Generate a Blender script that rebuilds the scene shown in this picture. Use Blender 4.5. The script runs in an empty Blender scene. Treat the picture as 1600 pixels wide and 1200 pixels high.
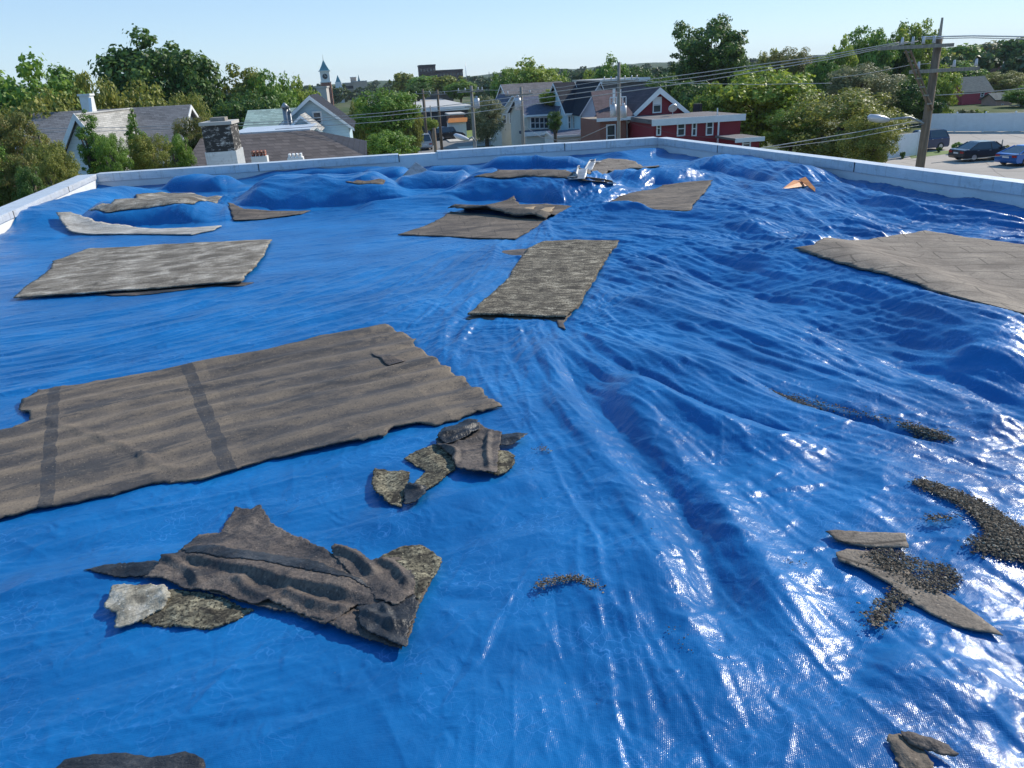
import bpy, bmesh, math, random
import numpy as np
from mathutils import Vector, Matrix
from mathutils.geometry import delaunay_2d_cdt
random.seed(5); RNG = np.random.default_rng(7)
S = bpy.context.scene; COL = S.collection
R = math.radians
# ------------------------------------------------------------------ camera, sky, sun
CAMZ = 2.15; FPX = 1190.0; TH = R(22.0); RO = R(3.0)
GZ = -5.85                      # street level
cd = bpy.data.cameras.new('camera'); cam = bpy.data.objects.new('camera', cd); COL.objects.link(cam)
cd.sensor_width = 36; cd.lens = 36 * FPX / 1600; cd.clip_end = 9000; cd.clip_start = 0.05
cam.matrix_world = Matrix.Translation((0, 0, CAMZ)) @ Matrix.Rotation(R(90) - TH, 4, 'X') @ Matrix.Rotation(-RO, 4, 'Z')
S.camera = cam
SUN_AZ, SUN_EL = 52.0, 34.0     # azimuth from +Y towards +X
wd = bpy.data.worlds.new('World'); S.world = wd; wd.use_nodes = True
nt = wd.node_tree; nt.nodes.clear()
sky = nt.nodes.new('ShaderNodeTexSky'); sky.sky_type = 'NISHITA'; sky.sun_disc = False
sky.sun_elevation = R(SUN_EL); sky.sun_rotation = R(SUN_AZ); sky.air_density = 1.0; sky.dust_density = 0.0; sky.ozone_density = 4.0; sky.altitude = 0
bg = nt.nodes.new('ShaderNodeBackground'); bg.inputs[1].default_value = 0.105
tint = nt.nodes.new('ShaderNodeMix'); tint.data_type = 'RGBA'; tint.blend_type = 'MULTIPLY'; tint.inputs[0].default_value = 1.0; tint.inputs[7].default_value = (0.93, 0.95, 1.06, 1)
wo = nt.nodes.new('ShaderNodeOutputWorld'); nt.links.new(sky.outputs[0], tint.inputs[6]); 
wtc = nt.nodes.new('ShaderNodeTexCoord'); wsx = nt.nodes.new('ShaderNodeSeparateXYZ'); wrp = nt.nodes.new('ShaderNodeValToRGB'); wmx = nt.nodes.new('ShaderNodeMix'); wmx.data_type = 'RGBA'; wmx.inputs[0].default_value = 0.6
nt.links.new(wtc.outputs['Generated'], wsx.inputs[0]); nt.links.new(wsx.outputs[2], wrp.inputs[0]); we = wrp.color_ramp.elements      # thin high haze over the clear sky
we[0].position = 0.0; we[0].color = (5.7, 7.7, 8.9, 1); we[1].position = 0.30; we[1].color = (1.5, 4.1, 8.3, 1)
nt.links.new(tint.outputs[2], wmx.inputs[6]); nt.links.new(wrp.outputs[0], wmx.inputs[7]); nt.links.new(wmx.outputs[2], bg.inputs[0]); nt.links.new(bg.outputs[0], wo.inputs[0])
sl = bpy.data.lights.new('sun', 'SUN'); sl.energy = 5.0; sl.angle = R(0.5); sl.color = (1.0, 0.93, 0.82)
so = bpy.data.objects.new('sun', sl); COL.objects.link(so)
sdir = Vector((math.sin(R(SUN_AZ)) * math.cos(R(SUN_EL)), math.cos(R(SUN_AZ)) * math.cos(R(SUN_EL)), math.sin(R(SUN_EL))))
so.rotation_euler = sdir.to_track_quat('Z', 'Y').to_euler()
S.view_settings.view_transform = 'Standard'; S.view_settings.look = 'None'; S.view_settings.gamma = 1
S.view_settings.exposure = 0.25
S.render.engine = 'CYCLES'

# ------------------------------------------------------------------ pixel -> world helpers (1600x1200 photo pixels)
def ray(x, y):
    dx = x - 800.0; dy = 600.0 - y
    a = (dx * math.cos(RO) + dy * math.sin(RO)) / FPX; b = (-dx * math.sin(RO) + dy * math.cos(RO)) / FPX
    return (a, math.cos(TH) + b * math.sin(TH), -math.sin(TH) + b * math.cos(TH))
def onz(x, y, z=0.0):
    v = ray(x, y); t = (z - CAMZ) / v[2]; return (v[0] * t, v[1] * t)
def atY(x, y, Y):
    v = ray(x, y); t = Y / v[1]; return Vector((v[0] * t, Y, CAMZ + v[2] * t))
YAW = R(9.0); CY, SY = math.cos(YAW), math.sin(YAW)       # the town grid is turned 9 degrees
def atV(x, y, V):
    """pixel ray cut by the vertical plane v = V of the town grid -> (u, z)"""
    v = ray(x, y); vv = -v[0] * SY + v[1] * CY; t = V / vv
    return (v[0] * CY + v[1] * SY) * t, CAMZ + v[2] * t
def g2w(u, v): return (u * CY - v * SY, u * SY + v * CY)

# ------------------------------------------------------------------ object helpers
def tag(o, label=None, cat=None, group=None, kind=None):
    if label: o['label'] = label
    if cat: o['category'] = cat
    if group: o['group'] = group
    if kind: o['kind'] = kind
    return o
def empty(name, loc=(0, 0, 0), rz=0.0, label=None, cat=None, group=None):
    o = bpy.data.objects.new(name, None); COL.objects.link(o); o.location = loc; o.rotation_euler = (0, 0, rz)
    o.empty_display_size = 0.2
    return tag(o, label, cat, group)
def link(name, me, mat=None, parent=None):
    o = bpy.data.objects.new(name, me); COL.objects.link(o)
    if mat is not None:
        for m in (mat if isinstance(mat, (list, tuple)) else [mat]): me.materials.append(m)
    if parent is not None: o.parent = parent
    return o
def copy_tree(o, parent=None):
    c = o.copy(); COL.objects.link(c)
    if parent is not None: c.parent = parent
    for ch in list(o.children): copy_tree(ch, c)
    return c
class MB:
    """collects faces and links them as one mesh object"""
    def __init__(s): s.v = []; s.f = []; s.mi = []
    def add(s, vs, fs, mi=0):
        n = len(s.v); s.v += [tuple(p) for p in vs]; s.f += [tuple(i + n for i in f) for f in fs]; s.mi += [mi] * len(fs); return s
    def box(s, x0, x1, y0, y1, z0, z1, mi=0):
        return s.add([(x0, y0, z0), (x1, y0, z0), (x1, y1, z0), (x0, y1, z0), (x0, y0, z1), (x1, y0, z1), (x1, y1, z1), (x0, y1, z1)],
                     [(0, 3, 2, 1), (4, 5, 6, 7), (0, 1, 5, 4), (1, 2, 6, 5), (2, 3, 7, 6), (3, 0, 4, 7)], mi)
    def prism(s, poly, d, mi=0):
        """poly: 3D points in order, extruded by vector d"""
        n = len(poly); d = Vector(d); a = [Vector(p) for p in poly]; b = [p + d for p in a]
        s.add(a + b, [tuple(range(n - 1, -1, -1)), tuple(range(n, 2 * n))] + [(i, (i + 1) % n, n + (i + 1) % n, n + i) for i in range(n)], mi)
        return s
    def tube(s, pts, r, seg=8, mi=0, r2=None):
        pts = [Vector(p) for p in pts]; n = len(pts); vs = []; up = Vector((0, 0, 1))
        for i, p in enumerate(pts):
            t = (pts[min(i + 1, n - 1)] - pts[max(i - 1, 0)]).normalized()
            a = t.cross(up if abs(t.z) < 0.95 else Vector((1, 0, 0))).normalized(); b = t.cross(a)
            rr = r if r2 is None else r + (r2 - r) * i / max(1, n - 1)
            for k in range(seg):
                c = 2 * math.pi * k / seg; vs.append(p + a * (rr * math.cos(c)) + b * (rr * math.sin(c)))
        fs = [(i * seg + k, i * seg + (k + 1) % seg, (i + 1) * seg + (k + 1) % seg, (i + 1) * seg + k) for i in range(n - 1) for k in range(seg)]
        fs += [tuple(range(seg - 1, -1, -1)), tuple((n - 1) * seg + k for k in range(seg))]
        return s.add(vs, fs, mi)
    def build(s, name, mat, parent=None, smooth=False, bevel=0):
        me = bpy.data.meshes.new(name); me.from_pydata(s.v, [], s.f)
        me.validate(); 
        bm = bmesh.new(); bm.from_mesh(me); bmesh.ops.recalc_face_normals(bm, faces=bm.faces); bm.to_mesh(me); bm.free()
        o = link(name, me, mat, parent)
        if len(me.polygons) == len(s.mi): me.polygons.foreach_set('material_index', s.mi)
        if smooth: me.polygons.foreach_set('use_smooth', [True] * len(me.polygons))
        if bevel:
            m = o.modifiers.new('bevel', 'BEVEL'); m.width = bevel; m.segments = 2; m.limit_method = 'ANGLE'
        return o

# ------------------------------------------------------------------ materials
class MT:
    def __init__(s, name):
        s.m = bpy.data.materials.new(name); s.m.use_nodes = True; s.t = s.m.node_tree
        s.b = s.t.nodes['Principled BSDF']; s.out = s.t.nodes['Material Output']
        s.tc = s.n('ShaderNodeTexCoord')
    def n(s, ty, **k):
        o = s.t.nodes.new(ty)
        for a, v in k.items(): setattr(o, a, v)
        return o
    def l(s, a, b): s.t.links.new(a, b)
    def coord(s, kind='Object', scale=(1, 1, 1), rot=(0, 0, 0)):
        mp = s.n('ShaderNodeMapping'); s.l(s.tc.outputs[kind], mp.inputs[0]); mp.inputs['Scale'].default_value = scale; mp.inputs['Rotation'].default_value = rot
        return mp.outputs[0]
    def noise(s, co, scale, detail=4, rough=0.55, dist=0.0):
        o = s.n('ShaderNodeTexNoise'); s.l(co, o.inputs['Vector']); o.inputs['Scale'].default_value = scale
        o.inputs['Detail'].default_value = detail; o.inputs['Roughness'].default_value = rough; o.inputs['Distortion'].default_value = dist
        return o.outputs[0]
    def vor(s, co, scale, feature='F1'):
        o = s.n('ShaderNodeTexVoronoi', feature=feature); s.l(co, o.inputs['Vector']); o.inputs['Scale'].default_value = scale
        return o.outputs[0]
    def ramp(s, f, stops, interp='LINEAR'):
        o = s.n('ShaderNodeValToRGB'); s.l(f, o.inputs[0]); e = o.color_ramp.elements; o.color_ramp.interpolation = interp
        while len(e) < len(stops): e.new(0.5)
        for i, (p, c) in enumerate(stops):
            e[i].position = p; e[i].color = (c if isinstance(c, (tuple, list)) else (c, c, c))[:3] + (1,) if isinstance(c, tuple) else (c, c, c, 1)
        return o.outputs[0]
    def mix(s, f, a, b, mode='MIX'):
        o = s.n('ShaderNodeMix', data_type='RGBA', blend_type=mode)
        if isinstance(f, (int, float)): o.inputs[0].default_value = f
        else: s.l(f, o.inputs[0])
        for v, i in ((a, 6), (b, 7)):
            if isinstance(v, tuple): o.inputs[i].default_value = v[:3] + (1,)
            else: s.l(v, o.inputs[i])
        return o.outputs[2]
    def math(s, op, a, b=0.0, clamp=False):
        o = s.n('ShaderNodeMath', operation=op, use_clamp=clamp)
        for v, i in ((a, 0), (b, 1)):
            if isinstance(v, (int, float)): o.inputs[i].default_value = v
            else: s.l(v, o.inputs[i])
        return o.outputs[0]
    def bump(s, h, strength, dist, prev=None):
        o = s.n('ShaderNodeBump'); s.l(h, o.inputs['Height']); o.inputs['Strength'].default_value = strength; o.inputs['Distance'].default_value = dist
        if prev is not None: s.l(prev, o.inputs['Normal'])
        return o.outputs[0]
    def fin(s, color=None, rough=None, normal=None, spec=None, metal=None):
        for v, k in ((color, 'Base Color'), (rough, 'Roughness'), (spec, 'Specular IOR Level'), (metal, 'Metallic')):
            if v is None: continue
            if isinstance(v, tuple): s.b.inputs[k].default_value = v[:3] + (1,)
            elif isinstance(v, (int, float)): s.b.inputs[k].default_value = v
            else: s.l(v, s.b.inputs[k])
        if normal is not None: s.l(normal, s.b.inputs['Normal'])
        return s.m
def simple(name, c, rough=0.7, var=0.25, scale=2.0, bump=0.0, spec=0.4, kind='Object', sc=(1, 1, 1), metal=0.0):
    t = MT(name); co = t.coord(kind, sc); f = t.noise(co, scale, 6, 0.6)
    lo = tuple(x * (1 - var) for x in c); hi = tuple(min(1, x * (1 + var)) for x in c)
    col = t.ramp(f, [(0.3, lo), (0.7, hi)])
    nrm = t.bump(t.noise(co, scale * 6, 4), bump, 0.02) if bump else None
    return t.fin(col, rough, nrm, spec, metal)

def m_tarp():
    t = MT('blue_tarp'); co = t.coord('Object')
    big = t.noise(co, 0.9, 4, 0.6)
    streak = t.noise(t.coord('Object', (1.0, 1.0, 1.0), (0, 0, 0.5)), 14, 5, 0.7, 1.5)
    c = t.mix(t.ramp(big, [(0.35, 0.0), (0.7, 1.0)]), (0.003, 0.082, 0.245), (0.006, 0.138, 0.365))
    # pale scuffed crease lines
    wv = t.n('ShaderNodeTexNoise'); t.l(co, wv.inputs['Vector']); wv.inputs['Scale'].default_value = 3.5; wv.inputs['Detail'].default_value = 3
    add = t.n('ShaderNodeVectorMath', operation='ADD'); scl = t.n('ShaderNodeVectorMath', operation='SCALE'); t.l(wv.outputs[1], scl.inputs[0]); scl.inputs['Scale'].default_value = 0.35
    t.l(co, add.inputs[0]); t.l(scl.outputs[0], add.inputs[1]); cw = add.outputs[0]
    e1 = t.vor(cw, 5.5, 'DISTANCE_TO_EDGE'); e2 = t.vor(cw, 17, 'DISTANCE_TO_EDGE')
    line = t.ramp(e2, [(0.0, 1.0), (0.035, 0.0)])
    brk = t.ramp(t.noise(co, 2.3, 3), [(0.45, 0.0), (0.62, 1.0)])
    c = t.mix(t.math('MULTIPLY', t.math('MULTIPLY', line, brk), 0.35), c, (0.10, 0.30, 0.66))
    dust = t.ramp(t.noise(co, 1.3, 6, 0.7), [(0.55, 0.0), (0.8, 1.0)])
    c = t.mix(t.math('MULTIPLY', dust, 0.08), c, (0.10, 0.20, 0.36))
    # woven scrim
    w1 = t.n('ShaderNodeTexWave', wave_type='BANDS', bands_direction='X'); w2 = t.n('ShaderNodeTexWave', wave_type='BANDS', bands_direction='Y')
    cr = t.coord('Object', (1, 1, 1), (0, 0, R(12)))
    for w in (w1, w2): t.l(cr, w.inputs[0]); w.inputs['Scale'].default_value = 46; w.inputs['Distortion'].default_value = 0.4
    weave = t.math('MULTIPLY', w1.outputs[1], w2.outputs[1])
    # crumple: creased film
    def ridge(scale, det, lac=2.1):
        o = t.n('ShaderNodeTexNoise', noise_type='RIDGED_MULTIFRACTAL'); t.l(cw, o.inputs['Vector']); o.inputs['Scale'].default_value = scale; o.inputs['Detail'].default_value = det
        o.inputs['Roughness'].default_value = 0.5; o.inputs['Lacunarity'].default_value = lac; return o.outputs[0]
    nm = t.bump(ridge(3.2, 4), 0.8, 0.014)
    nm = t.bump(ridge(11, 3), 0.9, 0.008, nm)
    sxy = t.n('ShaderNodeSeparateXYZ'); t.l(t.tc.outputs['Object'], sxy.inputs[0]); rt = t.math('DIVIDE', t.math('SUBTRACT', sxy.outputs[0], -0.1), 0.9, True)
    def pull(deg, a_, b_, w_, prev):      # fine stretch lines along the pull of the sheet
        rp = t.n('ShaderNodeMapping', vector_type='TEXTURE'); t.l(cw, rp.inputs[0]); rp.inputs['Rotation'].default_value = (0, 0, R(deg)); sp_ = t.n('ShaderNodeMapping'); t.l(rp.outputs[0], sp_.inputs[0]); sp_.inputs['Scale'].default_value = (a_, b_, 1)
        o = t.n('ShaderNodeTexNoise', noise_type='RIDGED_MULTIFRACTAL'); t.l(sp_.outputs[0], o.inputs['Vector']); o.inputs['Scale'].default_value = 1.0; o.inputs['Detail'].default_value = 2.5
        bo = t.bump(o.outputs[0], 0.8, 0.009, prev); t.l(w_, bo.node.inputs['Strength']); return bo
    far_ = t.math('DIVIDE', t.math('SUBTRACT', sxy.outputs[1], 3.2), 2.0, True)
    nm = pull(-48, 0.9, 9.0, t.math('MULTIPLY', rt, far_), nm); nm = pull(-30, 0.7, 7.0, t.math('MULTIPLY', t.math('MULTIPLY', rt, far_), 0.6), nm)
    nm = pull(20, 1.2, 9.0, t.math('MULTIPLY', t.math('SUBTRACT', 1.0, rt), 0.45), nm); nm = pull(75, 2.0, 8.0, t.math('MULTIPLY', t.math('SUBTRACT', 1.0, far_), 0.35), nm)
    nm = t.bump(t.noise(co, 45, 4, 0.6), 0.5, 0.005, nm)
    nm = t.bump(weave, 0.3, 0.0012, nm)
    rg = t.ramp(t.noise(co, 5, 4), [(0.3, 0.13), (0.75, 0.24)])
    t.b.inputs['Coat Weight'].default_value = 0.34; t.l(rg, t.b.inputs['Coat Roughness']); t.l(nm, t.b.inputs['Coat Normal'])
    return t.fin(c, 0.38, nm, 0.12)
def m_felt(name, c1, c2, c3, sc=(1, 6, 1), grit=0.5, rough=0.85, big=1.2, crack=0.4, grid=0.0):
    t = MT(name); uv = t.coord('UV', sc); uu = t.coord('UV')
    f = t.noise(uv, big, 6, 0.65, 0.6); g = t.noise(uu, 55, 3, 0.7); h = t.noise(uu, 4, 6, 0.7)
    c = t.ramp(f, [(0.38, c1), (0.51, c2), (0.64, c3)])
    c = t.mix(t.ramp(h, [(0.42, 0.0), (0.66, 0.6)]), c, c1)
    c = t.mix(t.math('MULTIPLY', t.ramp(g, [(0.45, 0.0), (0.62, 1.0)]), grit), c, tuple(x * 0.35 for x in c1))
    sp = t.ramp(t.vor(uu, 42, 'F1'), [(0.16, 1.0), (0.24, 0.0)]); c = t.mix(t.math('MULTIPLY', sp, grit), c, tuple(x * 0.45 for x in c1)); sl_ = t.ramp(t.vor(t.coord('UV', (1, 1, 1), (0, 0, 1)), 33, 'F1'), [(0.10, 0.35), (0.15, 0.0)]); c = t.mix(sl_, c, tuple(min(.8, x * 1.9) for x in c3))
    ck = t.ramp(t.vor(t.coord('UV', (1.0, 2.6, 1)), 1.9, 'DISTANCE_TO_EDGE'), [(0.0, crack), (0.03, 0.0)]); c = t.mix(ck, c, tuple(x * 0.4 for x in c1))
    s2 = t.vor(uu, 14, 'F1'); c = t.mix(t.ramp(s2, [(0.03, 0.6), (0.07, 0.0)]), c, (0.02, 0.018, 0.016))
    nm = t.bump(g, 0.7, 0.009); nm = t.bump(h, 0.5, 0.025, nm)
    if grid:
        nz = t.n('ShaderNodeTexNoise'); t.l(uu, nz.inputs['Vector']); nz.inputs['Scale'].default_value = 2.0; va = t.n('ShaderNodeVectorMath', operation='SCALE'); t.l(nz.outputs[1], va.inputs[0]); va.inputs['Scale'].default_value = 0.12
        vb = t.n('ShaderNodeVectorMath', operation='ADD'); t.l(uu, vb.inputs[0]); t.l(va.outputs[0], vb.inputs[1]); br = t.n('ShaderNodeTexBrick'); t.l(vb.outputs[0], br.inputs[0])
        for k_, v_ in (('Scale', 1.0), ('Brick Width', 0.75), ('Row Height', 0.30), ('Mortar Size', 0.012), ('Mortar Smooth', 0.5)): br.inputs[k_].default_value = v_
        c = t.mix(t.math('MULTIPLY', br.outputs[1], grid), c, tuple(x * 0.35 for x in c1)); nm = t.bump(br.outputs[1], -0.6, 0.01, nm)
    return t.fin(c, rough, nm, 0.3)
def m_bigsheet():
    """brown felt with tar-black strips where the next course overlapped"""
    t = MT('brown_felt_strips'); uu = t.coord('UV'); sx = t.n('ShaderNodeSeparateXYZ'); t.l(uu, sx.inputs[0]); u = sx.outputs[0]; v = sx.outputs[1]
    f = t.noise(t.coord('UV', (0.8, 2.3, 1)), 1.7, 9, 0.75, 0.3); g = t.noise(uu, 60, 3, 0.7); h = t.noise(uu, 3, 6, 0.7)
    c = t.ramp(f, [(0.41, (0.052, 0.048, 0.046)), (0.48, (0.135, 0.106, 0.080)), (0.62, (0.205, 0.157, 0.108))])
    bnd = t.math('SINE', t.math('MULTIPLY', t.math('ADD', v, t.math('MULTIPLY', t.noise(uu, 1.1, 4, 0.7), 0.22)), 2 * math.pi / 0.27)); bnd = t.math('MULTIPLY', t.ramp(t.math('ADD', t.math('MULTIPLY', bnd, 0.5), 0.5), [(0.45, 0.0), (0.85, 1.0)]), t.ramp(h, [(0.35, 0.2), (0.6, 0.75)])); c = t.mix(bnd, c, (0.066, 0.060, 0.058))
    rj = t.math('ADD', u, t.math('MULTIPLY', t.math('SUBTRACT', t.noise(uu, 5, 3), 0.5), 0.05))
    dark = t.ramp(rj, [(0.0, 0.0), (1.0, 0.0)])
    e = dark.node.color_ramp.elements
    # strips positions as fractions of 6 m
    def strip(a, b, k):
        x = t.math('MULTIPLY', t.math('GREATER_THAN', rj, a), t.math('LESS_THAN', rj, b)); return t.math('MULTIPLY', x, k)
    tot = t.math('ADD', t.math('ADD', strip(*GS[0], 0.85), strip(*GS[1], 0.85)), t.math('ADD', strip(GS[2][0], GS[2][1], 0.30), strip(GS[3][0], GS[3][1], 0.30)), clamp=True)
    tot = t.math('MULTIPLY', tot, t.ramp(t.noise(uu, 12, 7, 0.8), [(0.38, 0.5), (0.56, 1.0)]))
    c = t.mix(tot, c, (0.034, 0.037, 0.043)); pale = t.ramp(t.vor(t.coord('UV', (0.35, 0.8, 1)), 1.3, 'DISTANCE_TO_EDGE'), [(0.0, 0.0), (0.012, 0.0)]); c = t.mix(pale, c, (0.30, 0.23, 0.16))
    c = t.mix(t.math('MULTIPLY', t.ramp(g, [(0.5, 0.0), (0.66, 1.0)]), 0.4), c, (0.03, 0.027, 0.024))
    sp = t.ramp(t.vor(uu, 38, 'F1'), [(0.14, 0.7), (0.22, 0.0)]); c = t.mix(sp, c, (0.035, 0.03, 0.027)); sl_ = t.ramp(t.vor(t.coord('UV', (1, 1, 1), (0, 0, 1)), 30, 'F1'), [(0.09, 0.5), (0.14, 0.0)]); c = t.mix(sl_, c, (0.30, 0.24, 0.17))
    s2 = t.vor(uu, 9, 'F1'); c = t.mix(t.ramp(s2, [(0.025, 0.8), (0.06, 0.0)]), c, (0.02, 0.018, 0.016))
    nm = t.bump(g, 0.5, 0.005); nm = t.bump(h, 0.5, 0.02, nm)
    return t.fin(c, 0.85, nm, 0.3)

# ------------------------------------------------------------------ numpy noise
_P = RNG.permutation(512); _P = np.concatenate([_P, _P, _P]); _A = RNG.random(512) * 2 * np.pi; _G = np.stack([np.cos(_A), np.sin(_A)], 1)
def perlin(x, y, seed=0):
    x = np.asarray(x, float) + seed * 17.31; y = np.asarray(y, float) + seed * 9.77
    xi = np.floor(x).astype(int); yi = np.floor(y).astype(int); xf = x - xi; yf = y - yi
    u = xf * xf * xf * (xf * (xf * 6 - 15) + 10); v = yf * yf * yf * (yf * (yf * 6 - 15) + 10)
    def gr(ix, iy, dx, dy):
        h = _P[_P[ix & 511] + (iy & 511)]; g = _G[h]; return g[..., 0] * dx + g[..., 1] * dy
    a = gr(xi, yi, xf, yf); b = gr(xi + 1, yi, xf - 1, yf); c = gr(xi, yi + 1, xf, yf - 1); d = gr(xi + 1, yi + 1, xf - 1, yf - 1)
    return (a + u * (b - a)) + v * ((c + u * (d - c)) - (a + u * (b - a)))
def fbm(x, y, o=4, seed=0, g=0.5):
    r = 0; a = 1
    for i in range(o): r = r + a * perlin(x * 2 ** i, y * 2 ** i, seed + i * 3); a *= g
    return r
def ridged(x, y, seed=0): return 1 - np.minimum(1, np.abs(perlin(x, y, seed)) * 2.6)

# ------------------------------------------------------------------ roof outline (inner faces of the parapets)
PT = 0.40                                             # parapet top
FL = onz(149, 272, PT); FR = onz(1028, 215, PT); RN = onz(1600, 286, PT); LN = onz(0, 337, PT)
def lin(p, q, y): return p[0] + (q[0] - p[0]) * (y - p[1]) / (q[1] - p[1])
def XL(y): return lin(LN, FL, y)
def XR(y): return lin(RN, FR, y)
def YF(x): return FL[1] + (FR[1] - FL[1]) * (x - FL[0]) / (FR[0] - FL[0])
Y0 = -1.6
print('ROOF', FL, FR, RN, LN)

# ------------------------------------------------------------------ height raster of the tarp
X0, X1, YB0, YB1, RES = -13.0, 8.0, -2.2, 26.0, 0.025
NX = int((X1 - X0) / RES) + 1; NY = int((YB1 - YB0) / RES) + 1
gx = X0 + np.arange(NX) * RES; gy = YB0 + np.arange(NY) * RES
GXX, GYY = np.meshgrid(gx, gy)
HL = 0.030 * fbm(GXX * 0.45, GYY * 0.45, 3, 1) + 0.01
def dense(pts, n=6):
    """catmull-rom through world points"""
    p = [np.array(q, float) for q in pts]
    if len(p) < 3: return np.array([p[0] + (p[-1] - p[0]) * t for t in np.linspace(0, 1, n)])
    p = [2 * p[0] - p[1]] + p + [2 * p[-1] - p[-2]]; out = []
    for i in range(1, len(p) - 2):
        for t in np.linspace(0, 1, n, endpoint=False):
            a, b, c, d = p[i - 1], p[i], p[i + 1], p[i + 2]
            out.append(0.5 * ((2 * b) + (-a + c) * t + (2 * a - 5 * b + 4 * c - d) * t * t + (-a + 3 * b - 3 * c + d) * t ** 3))
    out.append(p[-2]); return np.array(out)
def polydist(X, Y, P):
    """distance, signed side and position 0..1 along polyline"""
    best = np.full(X.shape, 1e9); side = np.zeros(X.shape); pos = np.zeros(X.shape)
    seg = np.diff(P, axis=0); L = np.hypot(seg[:, 0], seg[:, 1]); cum = np.concatenate([[0], np.cumsum(L)]); T = cum[-1]
    for i in range(len(seg)):
        dx, dy = seg[i]; wx = X - P[i, 0]; wy = Y - P[i, 1]; t = np.clip((wx * dx + wy * dy) / (L[i] ** 2 + 1e-12), 0, 1)
        ex = wx - t * dx; ey = wy - t * dy; d = np.hypot(ex, ey); m = d < best
        best = np.where(m, d, best); side = np.where(m, np.sign(dx * wy - dy * wx), side); pos = np.where(m, (cum[i] + t * L[i]) / T, pos)
    return best, side, pos
def fold(px, w, h, kind='round', skew=1.0, world=False):
    """ridge (h>0) or valley along a line given in photo pixels on the roof plane; w = half width, skew>1 widens the left-hand side"""
    global HL
    P = dense([onz(*q) for q in px] if not world else px, 7)
    mx = w * max(1, skew) * (1.05 if kind == 'puff' else 2.6)
    i0 = max(0, int((P[:, 0].min() - mx - X0) / RES)); i1 = min(NX, int((P[:, 0].max() + mx - X0) / RES) + 2)
    j0 = max(0, int((P[:, 1].min() - mx - YB0) / RES)); j1 = min(NY, int((P[:, 1].max() + mx - YB0) / RES) + 2)
    X = GXX[j0:j1, i0:i1]; Y = GYY[j0:j1, i0:i1]
    if X.size == 0: return
    d, s, t = polydist(X, Y, P)
    ww = np.where(s > 0, w * skew, w) * (1 + 0.25 * perlin(X * 1.3, Y * 1.3, 5)); q = d / ww
    taper = np.clip(np.minimum(t, 1 - t) / 0.22, 0, 1); taper = taper * taper * (3 - 2 * taper)
    if kind == 'puff':
        f = np.clip(1 - q ** 2.2, 0, 1) ** 0.6 * (0.25 + 0.75 * taper) * (1 + 0.16 * (ridged(X * 0.9, Y * 0.9, 401) - .6))
        HL[j0:j1, i0:i1] = np.maximum(HL[j0:j1, i0:i1], h * f)
        return
    if kind == 'sharp': f = np.exp(-q * 1.6) * taper
    else: f = np.exp(-q * q) * taper
    HL[j0:j1, i0:i1] += h * f
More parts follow.
